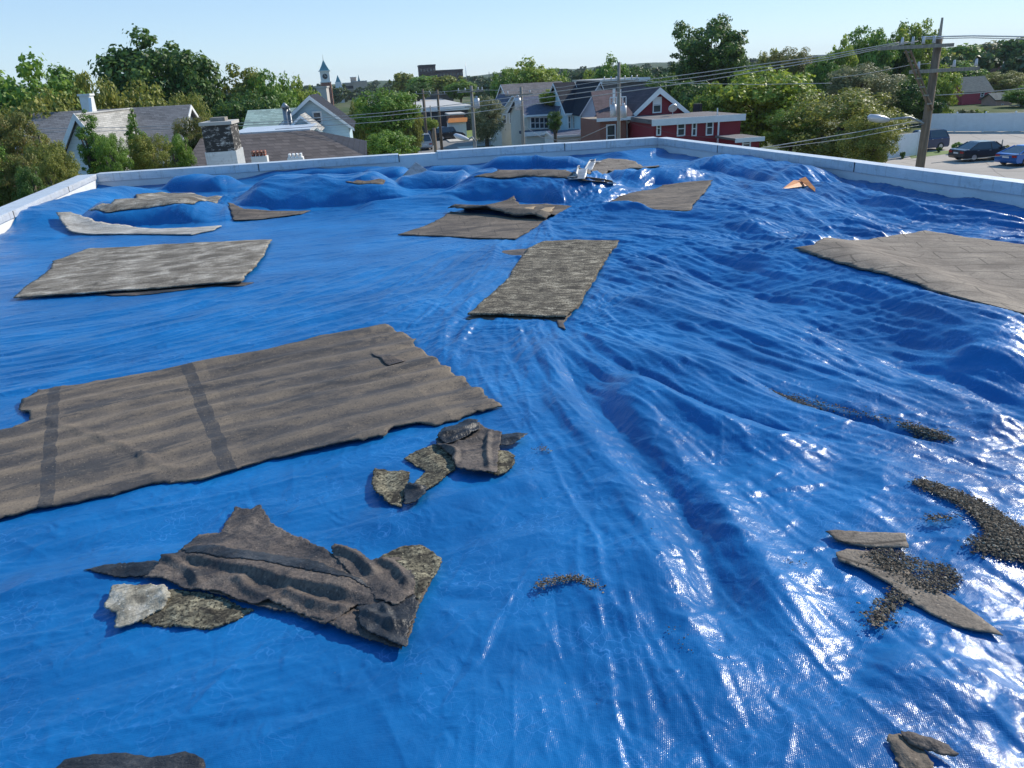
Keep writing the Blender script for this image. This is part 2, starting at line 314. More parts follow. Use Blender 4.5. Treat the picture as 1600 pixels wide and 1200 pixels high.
FOLDS = [
 # broad swells and hollows in the middle and right
 ([(1230, 375), (1330, 430), (1440, 475), (1600, 565), (1700, 640)], 0.55, 0.25, 'round'),
 ([(1060, 395), (1190, 465), (1300, 505), (1400, 545), (1480, 600)], 0.42, -0.17, 'round'),
 ([(880, 350), (1000, 351), (1120, 362), (1250, 398)], 0.20, -0.11, 'round'),
 ([(880, 336), (1000, 334), (1120, 342), (1240, 374)], 0.22, 0.11, 'round'),
 ([(900, 372), (1030, 378), (1150, 402), (1260, 440)], 0.18, 0.06, 'round'),
 ([(960, 392), (1060, 412), (1180, 440), (1250, 476)], 0.13, -0.05, 'round'),
 ([(980, 420), (1100, 450), (1200, 490), (1320, 540)], 0.15, 0.05, 'round'),
 ([(930, 450), (1040, 490), (1180, 530), (1300, 580), (1420, 640)], 0.16, 0.05, 'round'),
 ([(900, 520), (1000, 560), (1140, 590), (1260, 620)], 0.13, 0.045, 'round'),
 ([(940, 560), (1050, 606), (1180, 655), (1320, 694)], 0.08, -0.085, 'sharp'),
 ([(940, 590), (1050, 640), (1180, 685), (1320, 720)], 0.16, 0.075, 'round'),
 ([(1130, 575), (1240, 618), (1370, 655), (1520, 708)], 0.08, -0.085, 'sharp'),
 ([(1120, 595), (1240, 640), (1370, 680), (1500, 725)], 0.12, 0.035, 'round'),
 ([(1380, 540), (1480, 588), (1560, 625), (1640, 670)], 0.16, -0.10, 'round'),
 ([(1400, 590), (1500, 630), (1600, 690)], 0.16, 0.06, 'round'),
 ([(1480, 560), (1560, 580), (1640, 610)], 0.12, 0.06, 'round'),
 # the long valley that runs down the centre
 ([(870, 540), (920, 620), (990, 700), (1060, 780), (1110, 870), (1170, 980), (1260, 1090)], 0.14, -0.105, 'round'),
 ([(830, 520), (880, 600), (930, 690), (985, 770), (1030, 860), (1050, 960), (1090, 1100)], 0.20, 0.055, 'round'),
 ([(960, 600), (1010, 680), (1090, 760), (1150, 850), (1230, 960), (1330, 1090)], 0.15, 0.075, 'round'),
 ([(1060, 700), (1180, 770), (1280, 850), (1400, 1010)], 0.16, -0.03, 'round'),
 ([(1300, 740), (1420, 760), (1540, 840), (1650, 900)], 0.25, 0.05, 'round'),
 ([(1350, 1030), (1450, 1080), (1600, 1130)], 0.2, 0.04, 'round'),
 # near left, slight creases
 ([(-60, 905), (120, 862), (300, 836), (430, 815)], 0.10, -0.03, 'round'),
 ([(-60, 940), (120, 900), (330, 865)], 0.10, 0.025, 'round'),
 ([(520, 850), (660, 800), (800, 760), (900, 760)], 0.16, 0.045, 'round'),
 ([(560, 880), (700, 850), (850, 800)], 0.10, -0.03, 'round'),
 ([(780, 445), (730, 480), (690, 530), (690, 575)], 0.07, 0.035, 'round'),
 ([(745, 500), (715, 545), (705, 590)], 0.05, 0.03, 'round'),
 ([(700, 445), (640, 480), (560, 500)], 0.09, 0.02, 'round'),
 ([(0, 560), (100, 545), (240, 520), (420, 470)], 0.25, 0.03, 'round'),
 # right wall side
 ([(1255, 290), (1340, 315), (1440, 338), (1560, 352), (1680, 362)], 0.28, 0.17, 'round'),
 ([(1270, 312), (1360, 342), (1450, 365), (1600, 385)], 0.30, -0.06, 'round'),
 ([(1150, 285), (1260, 320), (1360, 365), (1400, 372)], 0.30, 0.13, 'round'),
 ([(1045, 264), (1130, 263), (1230, 281), (1290, 300)], 0.60, 0.24, 'puff'),
 ([(1100, 310), (1180, 322), (1260, 350)], 0.25, 0.07, 'round'),
 # far side puffs
 ([(50, 372), (110, 340), (175, 315), (245, 300)], 0.62, 0.29, 'puff'),
 ([(250, 299), (310, 296), (372, 296)], 0.48, 0.33, 'puff'),
 ([(115, 356), (200, 346), (285, 340), (352, 336)], 0.78, 0.39, 'puff'),
 ([(375, 316), (440, 313), (515, 312), (590, 308), (650, 304)], 1.1, 0.47, 'puff'),
 ([(600, 304), (680, 299), (752, 297)], 0.70, 0.39, 'puff'),
 ([(380, 283), (470, 277), (560, 273), (640, 270)], 0.38, 0.17, 'puff'),
 ([(560, 279), (600, 276), (645, 275)], 0.45, 0.22, 'puff'),
 ([(695, 306), (790, 303), (870, 305), (955, 312)], 0.92, 0.44, 'puff'),
 ([(745, 264), (830, 261), (925, 259)], 0.42, 0.27, 'puff'),
 ([(660, 270), (700, 268), (745, 268)], 0.35, 0.16, 'puff'),
 ([(955, 290), (1020, 282), (1098, 285)], 0.75, 0.25, 'puff'),
 ([(950, 250), (1010, 243), (1045, 243)], 0.55, 0.16, 'round'),
 ([(545, 330), (640, 322), (740, 314)], 0.40, 0.14, 'round'),
]
# ------------------------------------------------------------------ loose sheets: outlines in photo pixels
SH = {
 'A': [(138, 331), (175, 318), (215, 308), (252, 302), (300, 303), (347, 308), (330, 315), (300, 319), (250, 322), (200, 327), (165, 331)],
 'B': [(90, 342), (115, 344), (150, 349), (200, 357), (250, 359), (300, 357), (346, 354), (335, 360), (300, 368), (200, 367), (110, 367), (98, 355)],
 'C': [(22, 469), (45, 450), (80, 424), (83, 412), (140, 392), (200, 390), (300, 383), (425, 378), (412, 402), (400, 420), (385, 432), (378, 444), (340, 447), (235, 455), (130, 463)],
 'C2': [(150, 461), (235, 453), (340, 444), (397, 441), (380, 447), (330, 448), (235, 460), (180, 463)],
 'D': [(357, 322), (380, 327), (410, 330), (440, 332), (485, 331), (470, 336), (410, 344), (365, 346)],
 'E1': [(622, 368), (665, 354), (690, 342), (705, 332), (720, 334), (760, 336), (800, 340), (856, 344), (835, 358), (805, 375), (740, 374), (685, 370)],
 'E2': [(700, 333), (755, 322), (780, 318), (803, 315), (812, 321), (850, 322), (895, 324), (865, 340), (853, 346), (800, 343), (760, 336), (715, 335)],
 'F': [(732, 497), (765, 467), (798, 435), (800, 428), (812, 410), (825, 392), (850, 381), (900, 379), (967, 381), (950, 402), (935, 430), (915, 460), (910, 476), (885, 500), (850, 499), (790, 497)],
 'F2': [(779, 393), (800, 391), (826, 389), (818, 401), (795, 400)],
 'F3': [(868, 497), (886, 499), (880, 506), (884, 516), (872, 512)],
 'G': [(-330, 880), (-250, 780), (-130, 715), (0, 679), (20, 674), (45, 661), (42, 650), (31, 641), (38, 627), (60, 612), (80, 610), (240, 583), (400, 552), (500, 527), (600, 510), (622, 521), (650, 534), (646, 541), (690, 571), (715, 590), (745, 610), (784, 637), (740, 648), (700, 660), (680, 666), (650, 664), (610, 675), (600, 685), (560, 692), (500, 706), (420, 721), (345, 741), (325, 750), (240, 757), (180, 775), (80, 795), (0, 813), (-150, 850)],
 'G2': [(580, 556), (630, 566), (634, 571), (612, 575), (600, 570)],
 'J': [(946, 320), (985, 304), (1035, 292), (1113, 283), (1102, 300), (1083, 322), (1079, 331), (1020, 328)],
 'K': [(1240, 391), (1270, 385), (1330, 379), (1380, 374), (1445, 364), (1500, 374), (1560, 380), (1620, 389), (1720, 402), (1800, 450), (1760, 520), (1680, 506), (1600, 492), (1560, 480), (1500, 464), (1450, 451), (1430, 443), (1390, 430), (1340, 421), (1290, 406)],
 'L1': [(740, 277), (770, 271), (830, 266), (890, 268), (905, 272), (890, 279), (820, 276), (780, 279)],
 'L2': [(905, 266), (925, 254), (950, 250), (990, 254), (1032, 262), (1000, 266), (950, 270), (920, 277)],
 'Q': [(540, 285), (570, 282), (604, 283), (598, 289), (560, 288)],
 'H1': [(131, 892), (215, 882), (300, 858), (368, 797), (410, 795), (470, 858), (600, 880), (691, 880), (636, 1024), (500, 985), (390, 965), (290, 984), (185, 985), (163, 955), (215, 912)],
 'H2': [(632, 720), (690, 684), (750, 667), (826, 687), (805, 716), (778, 748), (700, 752), (632, 796), (582, 762), (586, 737), (640, 742)],
 'M1': [(1288, 838), (1305, 834), (1360, 838), (1413, 840), (1419, 862), (1350, 860), (1306, 854)],
 'M2': [(1306, 872), (1322, 864), (1370, 866), (1410, 888), (1440, 916), (1476, 932), (1520, 960), (1566, 997), (1530, 992), (1490, 982), (1452, 962), (1415, 940), (1385, 916), (1345, 895), (1310, 885)],
}
def inpoly(X, Y, P):
    P = np.asarray(P, float); r = np.zeros(X.shape, bool); n = len(P); j = n - 1
    for i in range(n):
        xi, yi = P[i]; xj, yj = P[j]
        r ^= ((yi > Y) != (yj > Y)) & (X < (xj - xi) * (Y - yi) / (yj - yi + 1e-12) + xi); j = i
    return r
for a in FOLDS: fold(*a)
# tarp climbs a little where it meets the parapets
dR = XR(GYY) - GXX; dLw = GXX - XL(GYY); dF = YF(GXX) - GYY
wn = fbm(GXX * 0.8, GYY * 0.8, 3, 33)
for d_, hh in ((dR, 0.06), (dLw, 0.10), (dF, 0.05)):
    HL += hh * np.exp(-np.maximum(d_, 0) / 0.35) * (1 + 1.2 * wn)
HL = np.where(HL > 0.02, HL, 0.02 - (0.02 - HL) * 0.8)
def samp(A, x, y):
    x = (np.asarray(x, float) - X0) / RES; y = (np.asarray(y, float) - YB0) / RES
    x = np.clip(x, 0, NX - 1.001); y = np.clip(y, 0, NY - 1.001); i = x.astype(int); j = y.astype(int); fx = x - i; fy = y - j
    return (A[j, i] * (1 - fx) + A[j, i + 1] * fx) * (1 - fy) + (A[j + 1, i] * (1 - fx) + A[j + 1, i + 1] * fx) * fy
def blur(A, k):
    for ax in (0, 1):
        for _ in range(2):
            pad = [(0, 0), (0, 0)]; pad[ax] = (k + 1, k); c = np.cumsum(np.pad(A, pad, mode='edge'), axis=ax)
            A = (np.take(c, range(2 * k + 1, c.shape[ax]), axis=ax) - np.take(c, range(0, c.shape[ax] - 2 * k - 1), axis=ax)) / (2 * k + 1)
    return A
def hit(x, y):
    """pixel ray against the tarp surface"""
    v = ray(x, y); t = np.linspace(1.2, 40, 4000) ** 1.0 / math.hypot(v[0], v[1]); X = v[0] * t; Y = v[1] * t; Z = CAMZ + v[2] * t
    h = samp(HL, X, Y); k = np.argmax(Z < h)
    if Z[k] >= h[k] or k == 0: return onz(x, y)
    a = (Z[k - 1] - h[k - 1]); b = (h[k] - Z[k]); f = a / (a + b + 1e-9)
    return (X[k - 1] + (X[k] - X[k - 1]) * f, Y[k - 1] + (Y[k] - Y[k - 1]) * f)
SW = {k: [hit(*p) for p in v] for k, v in SH.items()}
MASK = np.zeros(HL.shape)
for k, P in SW.items():
    P = np.array(P); m = (GXX > P[:, 0].min()) & (GXX < P[:, 0].max()) & (GYY > P[:, 1].min()) & (GYY < P[:, 1].max())
    jj, ii = np.where(m)
    if len(jj): MASK[jj, ii] = np.maximum(MASK[jj, ii], inpoly(GXX[jj, ii], GYY[jj, ii], P))
MASK = np.clip(blur(MASK, 2) * 1.2, 0, 1)
HS = blur(HL, 9); HL = HL * (1 - MASK) + (HS - 0.004) * MASK       # the sheets press the tarp down
print('raster', HL.min(), HL.max())

FAN = hit(790, 405)
ANCH = [(hit(872, 506), 2.3, 26, 0.020), (hit(738, 503), 1.3, 18, 0.016), (hit(892, 328), 2.5, 30, 0.012),
        (hit(650, 540), 1.0, 16, 0.012), (hit(850, 346), 2.2, 24, 0.018), (hit(355, 312), 2.2, 14, 0.014), (hit(690, 300), 1.2, 12, 0.016), (hit(940, 300), 1.4, 16, 0.014)]
def small(x, y):
    z = 0.0
    wx = x + 0.12 * fbm(x * 1.6, y * 1.6, 3, 40); wy = y + 0.12 * fbm(x * 1.6, y * 1.6, 3, 50)
    nearw = 0.22 + 0.78 / (1 + np.exp(-(y - 4.4) * 2.2))
    # folds that fan out from the corners of the weights
    for (a, rad, K, amp) in ANCH:
        dx, dy = wx - a[0], wy - a[1]; r = np.hypot(dx, dy) + 0.05; th = np.arctan2(dy, dx)
        n = ridged(np.cos(th) * K * 0.16 + 7, np.sin(th) * K * 0.16 + np.log(r) * 0.5, int(K)) ** 1.6
        n2 = ridged(np.cos(th) * K * 0.42 + 3, np.sin(th) * K * 0.42 + np.log(r) * 0.9, int(K) + 5) ** 1.6
        z = z + 0.75 * nearw * amp * (n + 0.35 * n2) * np.minimum(r / 0.6, 1) * np.exp(-(r / rad) ** 2)
    # long tension folds fan out from the middle sheets towards the right and the near side
    cx, cy = FAN; dx, dy = x + 0.05 * fbm(x * 0.9, y * 0.9, 2, 41) - cx, y + 0.05 * fbm(x * 0.9, y * 0.9, 2, 51) - cy; r = np.hypot(dx, dy) + 0.3
    th = np.arctan2(dy, dx) + 0.10 * np.sin(r * 0.55) + 0.10 * fbm(x * 0.35, y * 0.35, 2, 61); fz = 0
    for k, (K, am) in enumerate(((9, .030), (17, .034), (31, .040), (58, .044), (105, .048), (190, .05))):
        lam = r * 2 * math.pi / K; band = np.clip((lam - 0.05) / 0.05, 0, 1) * np.clip((1.5 - lam) / 0.5, 0, 1)
        m = np.clip(0.45 + 1.5 * perlin(th * K * 0.25 + 11 * k, np.log(r) * 3.0, 300 + k), 0, 1.2)
        fz = fz + am * lam * band * m * (ridged(th * K * 0.5, np.log(r) * 1.3, 320 + k) ** 1.2 - 0.5)
    inr = (0.05 + 0.95 / (1 + np.exp(-(x - 0.35 + 0.05 * (y - 5)) * 3.5))) * (0.18 + 0.82 / (1 + np.exp(-(y - 4.4) * 2.0))) / (1 + np.exp((y - 14.5) * 1.0))
    z = z + fz * inr * 0.62 / (1 + np.exp((y - 11.3) * 1.6))
    def orient(deg, f1, f2, seed, p=1.5):
        c, s = math.cos(R(deg)), math.sin(R(deg)); a = wx * c + wy * s; b = -wx * s + wy * c
        return ridged(a * f1, b * f2, seed) ** p
    right = 1 / (1 + np.exp(-(x - 0.9 + 0.12 * (y - 6)) * 1.8)); mid = np.exp(-((y - 9) / 5.0) ** 2)
    z = z + right * mid * 0.004 * orient(-42, 0.30, 2.0, 60)
    z = z + (1 - right) * (0.008 * orient(18, 0.4, 2.4, 66) + 0.003 * orient(28, 0.8, 6, 67))
    z = z + 0.0016 * ridged(wx * 3.5, wy * 3.5, 70)
    far = 1 / (1 + np.exp(-(y - 13) * 1.2))
    z = z + far * 0.004 * orient(75, 1.2, 0.4, 73)
    return z
TRI = []
_g = np.random.default_rng(29)
for k in range(13): TRI.append((_g.uniform(0, math.pi), 0.10 * 1.23 ** k * _g.uniform(.9, 1.1), _g.random() * 7, k))
def facets(x, y):
    """stiff crumpled film: flat facets that meet in straight sharp creases"""
    wx = x + 0.10 * fbm(x * 1.1, y * 1.1, 2, 140); wy = y + 0.10 * fbm(x * 1.1, y * 1.1, 2, 150); z = 0
    for th, lam, ph, k in TRI:
        lam = lam * (1 + 0.0); u = (wx * math.cos(th) + wy * math.sin(th)) / lam + ph + 0.35 * perlin(x / lam * 0.35, y / lam * 0.35, 200 + k)
        tri = np.abs(2 * (u - np.floor(u)) - 1); am = np.clip(0.5 + 1.6 * perlin(x / lam * 0.28, y / lam * 0.28, 230 + k), 0, 1.3)
        z = z + lam * 0.040 * am * (tri - 0.5)
    return z
def creases(Xs, Ys, vy):
    """thousands of straight sharp creases, following the direction of the larger folds"""
    g = np.random.default_rng(11); Z = np.zeros(Xs.shape); mids = []
    for f in FOLDS:
        if f[3] == 'puff': continue
        P = dense([onz(*q) for q in f[0]], 3); d = np.diff(P, axis=0); m = (P[1:] + P[:-1]) / 2
        for k in range(len(d)): mids.append((m[k, 0], m[k, 1], math.atan2(d[k, 1], d[k, 0]), 1.0))
    mids = np.array(mids); n = 20000
    for i in range(n):
        y = 1.2 + 18 * g.random() ** 1.7; x = g.uniform(XL(y), XR(y)) if g.random() < 0.45 else g.uniform(0.2, XR(y))
        if abs(x) > 1.2 + 0.95 * y: continue
        dd = (mids[:, 0] - x) ** 2 + (mids[:, 1] - y) ** 2; w = np.exp(-dd / 0.8 ** 2) + 1e-12
        c2 = (w * np.cos(2 * mids[:, 2])).sum(); s2 = (w * np.sin(2 * mids[:, 2])).sum(); st = min(1.0, math.hypot(c2, s2))
        for (a, rad, K, amp) in ANCH:
            dx, dy = x - a[0], y - a[1]; r2 = dx * dx + dy * dy; ww = 1.6 * math.exp(-r2 / (rad * 0.8) ** 2); th = math.atan2(dy, dx); c2 += ww * math.cos(2 * th); s2 += ww * math.sin(2 * th); st = min(1.0, st + ww)
        if x > FAN[0] + 0.3 * (y - FAN[1]) * (y > FAN[1]) and 3.0 < y < 14: thf = math.atan2(y - FAN[1], x - FAN[0]); c2 += 0.8 * math.cos(2 * thf); s2 += 0.8 * math.sin(2 * thf); st = 1.0
        base = 0.5 * math.atan2(s2, c2); spread = 0.10 if g.random() < (0.30 + 0.6 * st) * (0.35 if y < 4.6 else 1.0) else 0.9
        if x < 0.3 and st < 0.3: base = R(22); spread = 0.5 if g.random() < .6 else 1.5
        th = base + g.normal() * spread; sc = (0.45 + 0.09 * y) * (0.8 + 1.6 * g.random() ** 2); L = sc * (1.25 if spread < 0.2 else 0.4) ; wd_ = (0.005 + 0.0015 * y) * g.uniform(0.7, 2.0) * (2.0 if g.random() < 0.12 else 1.0); h = wd_ * g.uniform(0.18, 0.62) * g.choice((1, 1, -0.8)) * (0.68 + 0.2 * st) * (0.8 if y < 10 else 0.5) * (1 if spread < .2 else (.9 if y < 4.5 else .4))
        ct, sn = math.cos(th), math.sin(th); bend = g.normal() * 0.10 / L
        ey = abs(sn) * L / 2 + wd_ * 5 + 0.03; j0 = np.searchsorted(vy, y - ey); j1 = np.searchsorted(vy, y + ey)
        if j1 <= j0: continue
        ex = abs(ct) * L / 2 + wd_ * 5 + 0.03; row = Xs[(j0 + j1) // 2]; i0 = max(0, np.searchsorted(row, x - ex) - 12); i1 = min(Xs.shape[1], np.searchsorted(row, x + ex) + 12)
        if i1 <= i0: continue
        X = Xs[j0:j1, i0:i1] - x; Y = Ys[j0:j1, i0:i1] - y; u = X * ct + Y * sn; v = -X * sn + Y * ct; v = v - bend * u * u
        tp = np.clip(1 - (2 * u / L) ** 2, 0, 1); Z[j0:j1, i0:i1] += h * np.exp(-np.abs(v) / wd_) * tp
    w = 0.30 + 0.70 / (1 + np.exp(-(Xs - 0.25 + 0.06 * Ys) * 2.5)); w = w * (0.12 + 0.78 * np.exp(-(Ys / 3.9) ** 2))
    return Z + facets(Xs.ravel(), Ys.ravel()).reshape(Xs.shape) * w
def tarp_z(x, y):
    x = np.asarray(x, float); y = np.asarray(y, float); m = samp(MASK, x, y)
    return samp(HL, x, y) + (small(x, y) - 0.01) * (1 - m)

def build_tarp():
    ys = [Y0 + 0.1]
    while ys[-1] < YF(FR[0]) : ys.append(ys[-1] + 0.0065 + 0.0014 * max(0, ys[-1]))
    ny = len(ys); nx = 1000; vy = np.array(ys); s = np.linspace(-1, 1, nx)
    vv = (vy - vy[0]) / (vy[-1] - vy[0])
    Xs = np.zeros((ny, nx)); Ys = np.zeros((ny, nx))
    for j in range(ny):
        a, b = XL(vy[j]) + 0.012, XR(vy[j]) - 0.012; c = 0.15; k = max(0.0, 1 - max(0, vy[j]) / 9.0) * 0.6
        ss = (1 - k) * s + k * s ** 3
        Xs[j] = np.where(ss < 0, c + ss * (c - a), c + ss * (b - c)); Ys[j] = vy[j]
    lim = YF(Xs) - 0.012; Ys = np.minimum(Ys, lim)
    Z = tarp_z(Xs.ravel(), Ys.ravel()); Z = Z + creases(Xs, Ys, vy).ravel() * (1 - samp(MASK, Xs.ravel(), Ys.ravel()))
    co = np.stack([Xs.ravel(), Ys.ravel(), Z], 1).astype(np.float32)
    idx = np.arange(ny * nx).reshape(ny, nx)
    ok = (Ys[1:, :-1] - Ys[:-1, :-1] > 1e-5) | (Ys[1:, 1:] - Ys[:-1, 1:] > 1e-5)
    q = np.stack([idx[:-1, :-1][ok], idx[:-1, 1:][ok], idx[1:, 1:][ok], idx[1:, :-1][ok]], 1)
    me = bpy.data.meshes.new('tarp'); me.vertices.add(len(co)); me.vertices.foreach_set('co', co.ravel())
    me.loops.add(q.size); me.loops.foreach_set('vertex_index', q.ravel().astype(np.int32))
    me.polygons.add(len(q)); me.polygons.foreach_set('loop_start', np.arange(0, q.size, 4, dtype=np.int32)); me.polygons.foreach_set('loop_total', np.full(len(q), 4, np.int32))
    me.update(calc_edges=True); me.polygons.foreach_set('use_smooth', np.ones(len(q), bool)); me.validate()
    print('tarp', ny, nx)
    return tag(link('tarp', me, M['tarp']), 'large rumpled shiny blue tarpaulin covering the whole flat roof', 'tarp')

def sheet(name, P, mat, label=None, cat=None, off=0.006, thick=0.006, cell=0.03, jit=0.006, ang=0.0, fx=None, parent=None, group=None, ref=None, uvs=1.0):
    """a loose limp sheet: constrained triangulation of the outline, laid on the tarp, given a thickness"""
    P = [Vector(p) for p in P]; B = []; n = len(P)
    for i in range(n):
        a, b = P[i], P[(i + 1) % n]; L = (b - a).length; k = max(1, int(L / cell)); nr = Vector((-(b - a).y, (b - a).x)).normalized()
        for t in range(k):
            f = t / k; p = a.lerp(b, f)
            w = (float(fbm(p.x * 5, p.y * 5, 3, 91)) * 2.0 + random.uniform(-1, 1) * 0.7) * jit
            B.append(p + nr * w)
    A = np.array([tuple(b) for b in B]); x0, y0 = A.min(0); x1, y1 = A.max(0)
    xs = np.arange(x0, x1, cell); yy = np.arange(y0, y1, cell); XX, YY = np.meshgrid(xs, yy); XX = XX + (np.arange(len(yy)) % 2 * cell * 0.5)[:, None]
    ins = inpoly(XX, YY, A)
    pts = [Vector((a, b)) for a, b in zip(XX[ins], YY[ins])]
    if len(pts):   # keep interior points off the outline
        q = np.array([tuple(p) for p in pts]); keep = np.ones(len(q), bool)
        for b in A: keep &= np.hypot(q[:, 0] - b[0], q[:, 1] - b[1]) > cell * 0.45
        pts = [p for p, k in zip(pts, keep) if k]
    allv = B + pts; nb = len(B)
    r = delaunay_2d_cdt(allv, [], [list(range(nb))], 1, 1e-5)
    V = np.array([tuple(v) for v in r[0]]); F = [tuple(f) for f in r[2]]
    z = samp(HS if off > 0 else HL, V[:, 0], V[:, 1]) + off
    z = np.maximum(z, samp(HL, V[:, 0], V[:, 1]) + off)
    z = z + 0.004 * fbm(V[:, 0] * 3, V[:, 1] * 3, 3, 17)
    if fx is not None: z = z + fx(V[:, 0], V[:, 1])
    nv = len(V); cx, cy = (V[:, 0].min() + V[:, 0].max()) / 2, (V[:, 1].min() + V[:, 1].max()) / 2; cz = float(z.min())
    if parent is not None: cx = cy = cz = 0.0
    top = [(a - cx, b - cy, c - cz) for (a, b), c in zip(V, z)]; bot = [(a, b, c - thick) for a, b, c in top]
    cnt = {}
    for f in F:
        for i in range(len(f)):
            e = (f[i], f[(i + 1) % len(f)]); cnt[tuple(sorted(e))] = cnt.get(tuple(sorted(e)), []) + [e]
    side = [(e[0][1], e[0][0], e[0][0] + nv, e[0][1] + nv) for e in cnt.values() if len(e) == 1]
    faces = F + [tuple(reversed([i + nv for i in f])) for f in F] + side
    me = bpy.data.meshes.new(name); me.from_pydata(top + bot, [], faces)
    uv = me.uv_layers.new(name='UVMap'); rx, ry = ref or (0, 0); c, s = math.cos(ang), math.sin(ang)
    li = np.zeros(len(me.loops), np.int32); me.loops.foreach_get('vertex_index', li); W = V[li % nv] - np.array([rx, ry])
    uvd = np.stack([W[:, 0] * c + W[:, 1] * s, -W[:, 0] * s + W[:, 1] * c], 1) * uvs
    uv.data.foreach_set('uv', uvd.ravel().astype(np.float32))
    me.polygons.foreach_set('use_smooth', [True] * len(F) * 2 + [False] * len(side)); me.update()
    o = link(name, me, mat, parent)
    if parent is None: o.location = (cx, cy, cz); 
    return tag(o, label, cat, group)
def ridges(lst):
    """height function from ridge lines in photo pixels: (points, half width, height, kind)"""
    L = [(dense([hit(*p) for p in a[0]], 5), a[1], a[2], a[3] if len(a) > 3 else 'r') for a in lst]
    def f(x, y):
        z = np.zeros(x.shape)
        for P, w, h, k in L:
            d, s, t = polydist(x, y, P); q = d / w; tp = np.clip(np.minimum(t, 1 - t) / 0.12, 0.25, 1)
            if k == 'r': z += h * np.clip(1 - q / 1.7, 0, 1) * tp
            elif k == 's': z += h * np.clip(1 - q / 1.2, 0, 1) * tp
            elif k == 'step': z += h * np.where(s > 0, np.clip(1 - q / 3.2, 0, 1), np.clip(1 - q / 0.8, 0, 1)) * tp      # steep on the right-hand side of the line
        return z
    return f
M = {}
GS = [(.27, .365), (-.70, -.62), (.455, 1.33), (1.33, 1.75)]
M['tarp'] = m_tarp()
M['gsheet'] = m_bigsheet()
M['brown'] = m_felt('brown_felt', (0.070, 0.056, 0.046), (0.150, 0.118, 0.088), (0.21, 0.165, 0.122), (0.8, 2, 1), 0.4, 0.85, 2.0, 0.4, 0.5)
M['browndark'] = m_felt('dark_brown_felt', (0.034, 0.032, 0.034), (0.118, 0.090, 0.071), (0.185, 0.145, 0.112), (0.9, 2.2, 1), 0.45, 0.7, 2.4, 0.0)
M['tan'] = m_felt('tan_felt', (0.120, 0.095, 0.074), (0.205, 0.168, 0.130), (0.26, 0.215, 0.165), (1, 1.4, 1), 0.35, 0.85, 1.6, 0.5, 0.8)
M['granule'] = m_felt('weathered_granule_felt', (0.050, 0.040, 0.028), (0.20, 0.168, 0.118), (0.46, 0.40, 0.29), (1, 1.9, 1), 0.95, 0.95, 6.5, 0.0)
M['granule2'] = m_felt('grey_granule_felt', (0.12, 0.100, 0.076), (0.28, 0.243, 0.19), (0.50, 0.45, 0.37), (0.8, 1.5, 1), 0.6, 0.95, 3.2, 0.5)
M['pale'] = m_felt('pale_granule_felt', (0.24, 0.22, 0.19), (0.42, 0.39, 0.34), (0.55, 0.52, 0.46), (1, 2, 1), 0.3, 0.9)
M['tarblack'] = m_felt('black_bitumen', (0.012, 0.012, 0.013), (0.030, 0.030, 0.032), (0.07, 0.07, 0.07), (2, 2, 1), 0.3, 0.42)
M['gritbeige'] = m_felt('beige_grit_felt', (0.035, 0.03, 0.022), (0.20, 0.175, 0.115), (0.36, 0.32, 0.21), (2, 3, 1), 0.95, 0.95, 3.5)
M['mould'] = m_felt('white_flaking_felt', (0.10, 0.09, 0.07), (0.33, 0.30, 0.23), (0.50, 0.47, 0.40), (2, 2, 1), 0.3, 0.9, 2.5)
def m_gravel():
    t = MT('gravel'); g = t.n('ShaderNodeNewGeometry'); return t.fin(t.ramp(g.outputs['Random Per Island'], [(0.0, (0.035, 0.030, 0.026)), (0.5, (0.105, 0.082, 0.058)), (0.85, (0.20, 0.155, 0.105)), (1.0, (0.36, 0.30, 0.22))]), 0.9, None, 0.2)
M['gravel'] = m_gravel()
M['white'] = simple('white_paint', (0.66, 0.66, 0.64), 0.5, 0.10, 3, 0.02)
def m_wall():
    t = MT('weathered_white_wall'); co = t.coord('Object'); f = t.noise(co, 1.6, 6, 0.65)
    c = t.ramp(f, [(0.3, (0.56, 0.57, 0.56)), (0.6, (0.68, 0.68, 0.66))])
    st = t.ramp(t.noise(t.coord('Object', (3, 3, 7)), 2.0, 8, 0.75), [(0.60, 0.0), (0.72, 1.0)])
    c = t.mix(t.math('MULTIPLY', st, 0.55), c, (0.20, 0.20, 0.19))
    return t.fin(c, 0.6, t.bump(t.noise(co, 9, 5), 0.25, 0.02), 0.4)
M['wall'] = m_wall()
def m_metal():
    t = MT('aged_white_metal'); co = t.coord('Object'); c = t.ramp(t.noise(t.coord('Object', (1, 1, 5)), 2.2, 6, 0.7), [(0.3, (0.50, 0.52, 0.53)), (0.7, (0.66, 0.67, 0.67))])
    c = t.mix(t.ramp(t.noise(co, 5, 6, 0.8), [(0.54, 0.0), (0.70, 0.8)]), c, (0.30, 0.29, 0.27)); c = t.mix(t.ramp(t.noise(t.coord('Object', (14, 14, 0.6)), 1.0, 3, 0.6), [(0.60, 0.0), (0.70, 0.5)]), c, (0.34, 0.31, 0.27))
    return t.fin(c, 0.38, t.bump(t.noise(co, 2.5, 3), 0.35, 0.03), 0.5, 0.25)
M['metal'] = m_metal()
M['seam'] = simple('dark_seam', (0.03, 0.03, 0.035), 0.8, 0.2)
M['silver'] = simple('dull_aluminium', (0.27, 0.28, 0.29), 0.45, 0.35, 6, 0.3, metal=0.5)
M['orange'] = simple('orange_strap', (0.50, 0.17, 0.02), 0.5, 0.3, 9, 0.2)
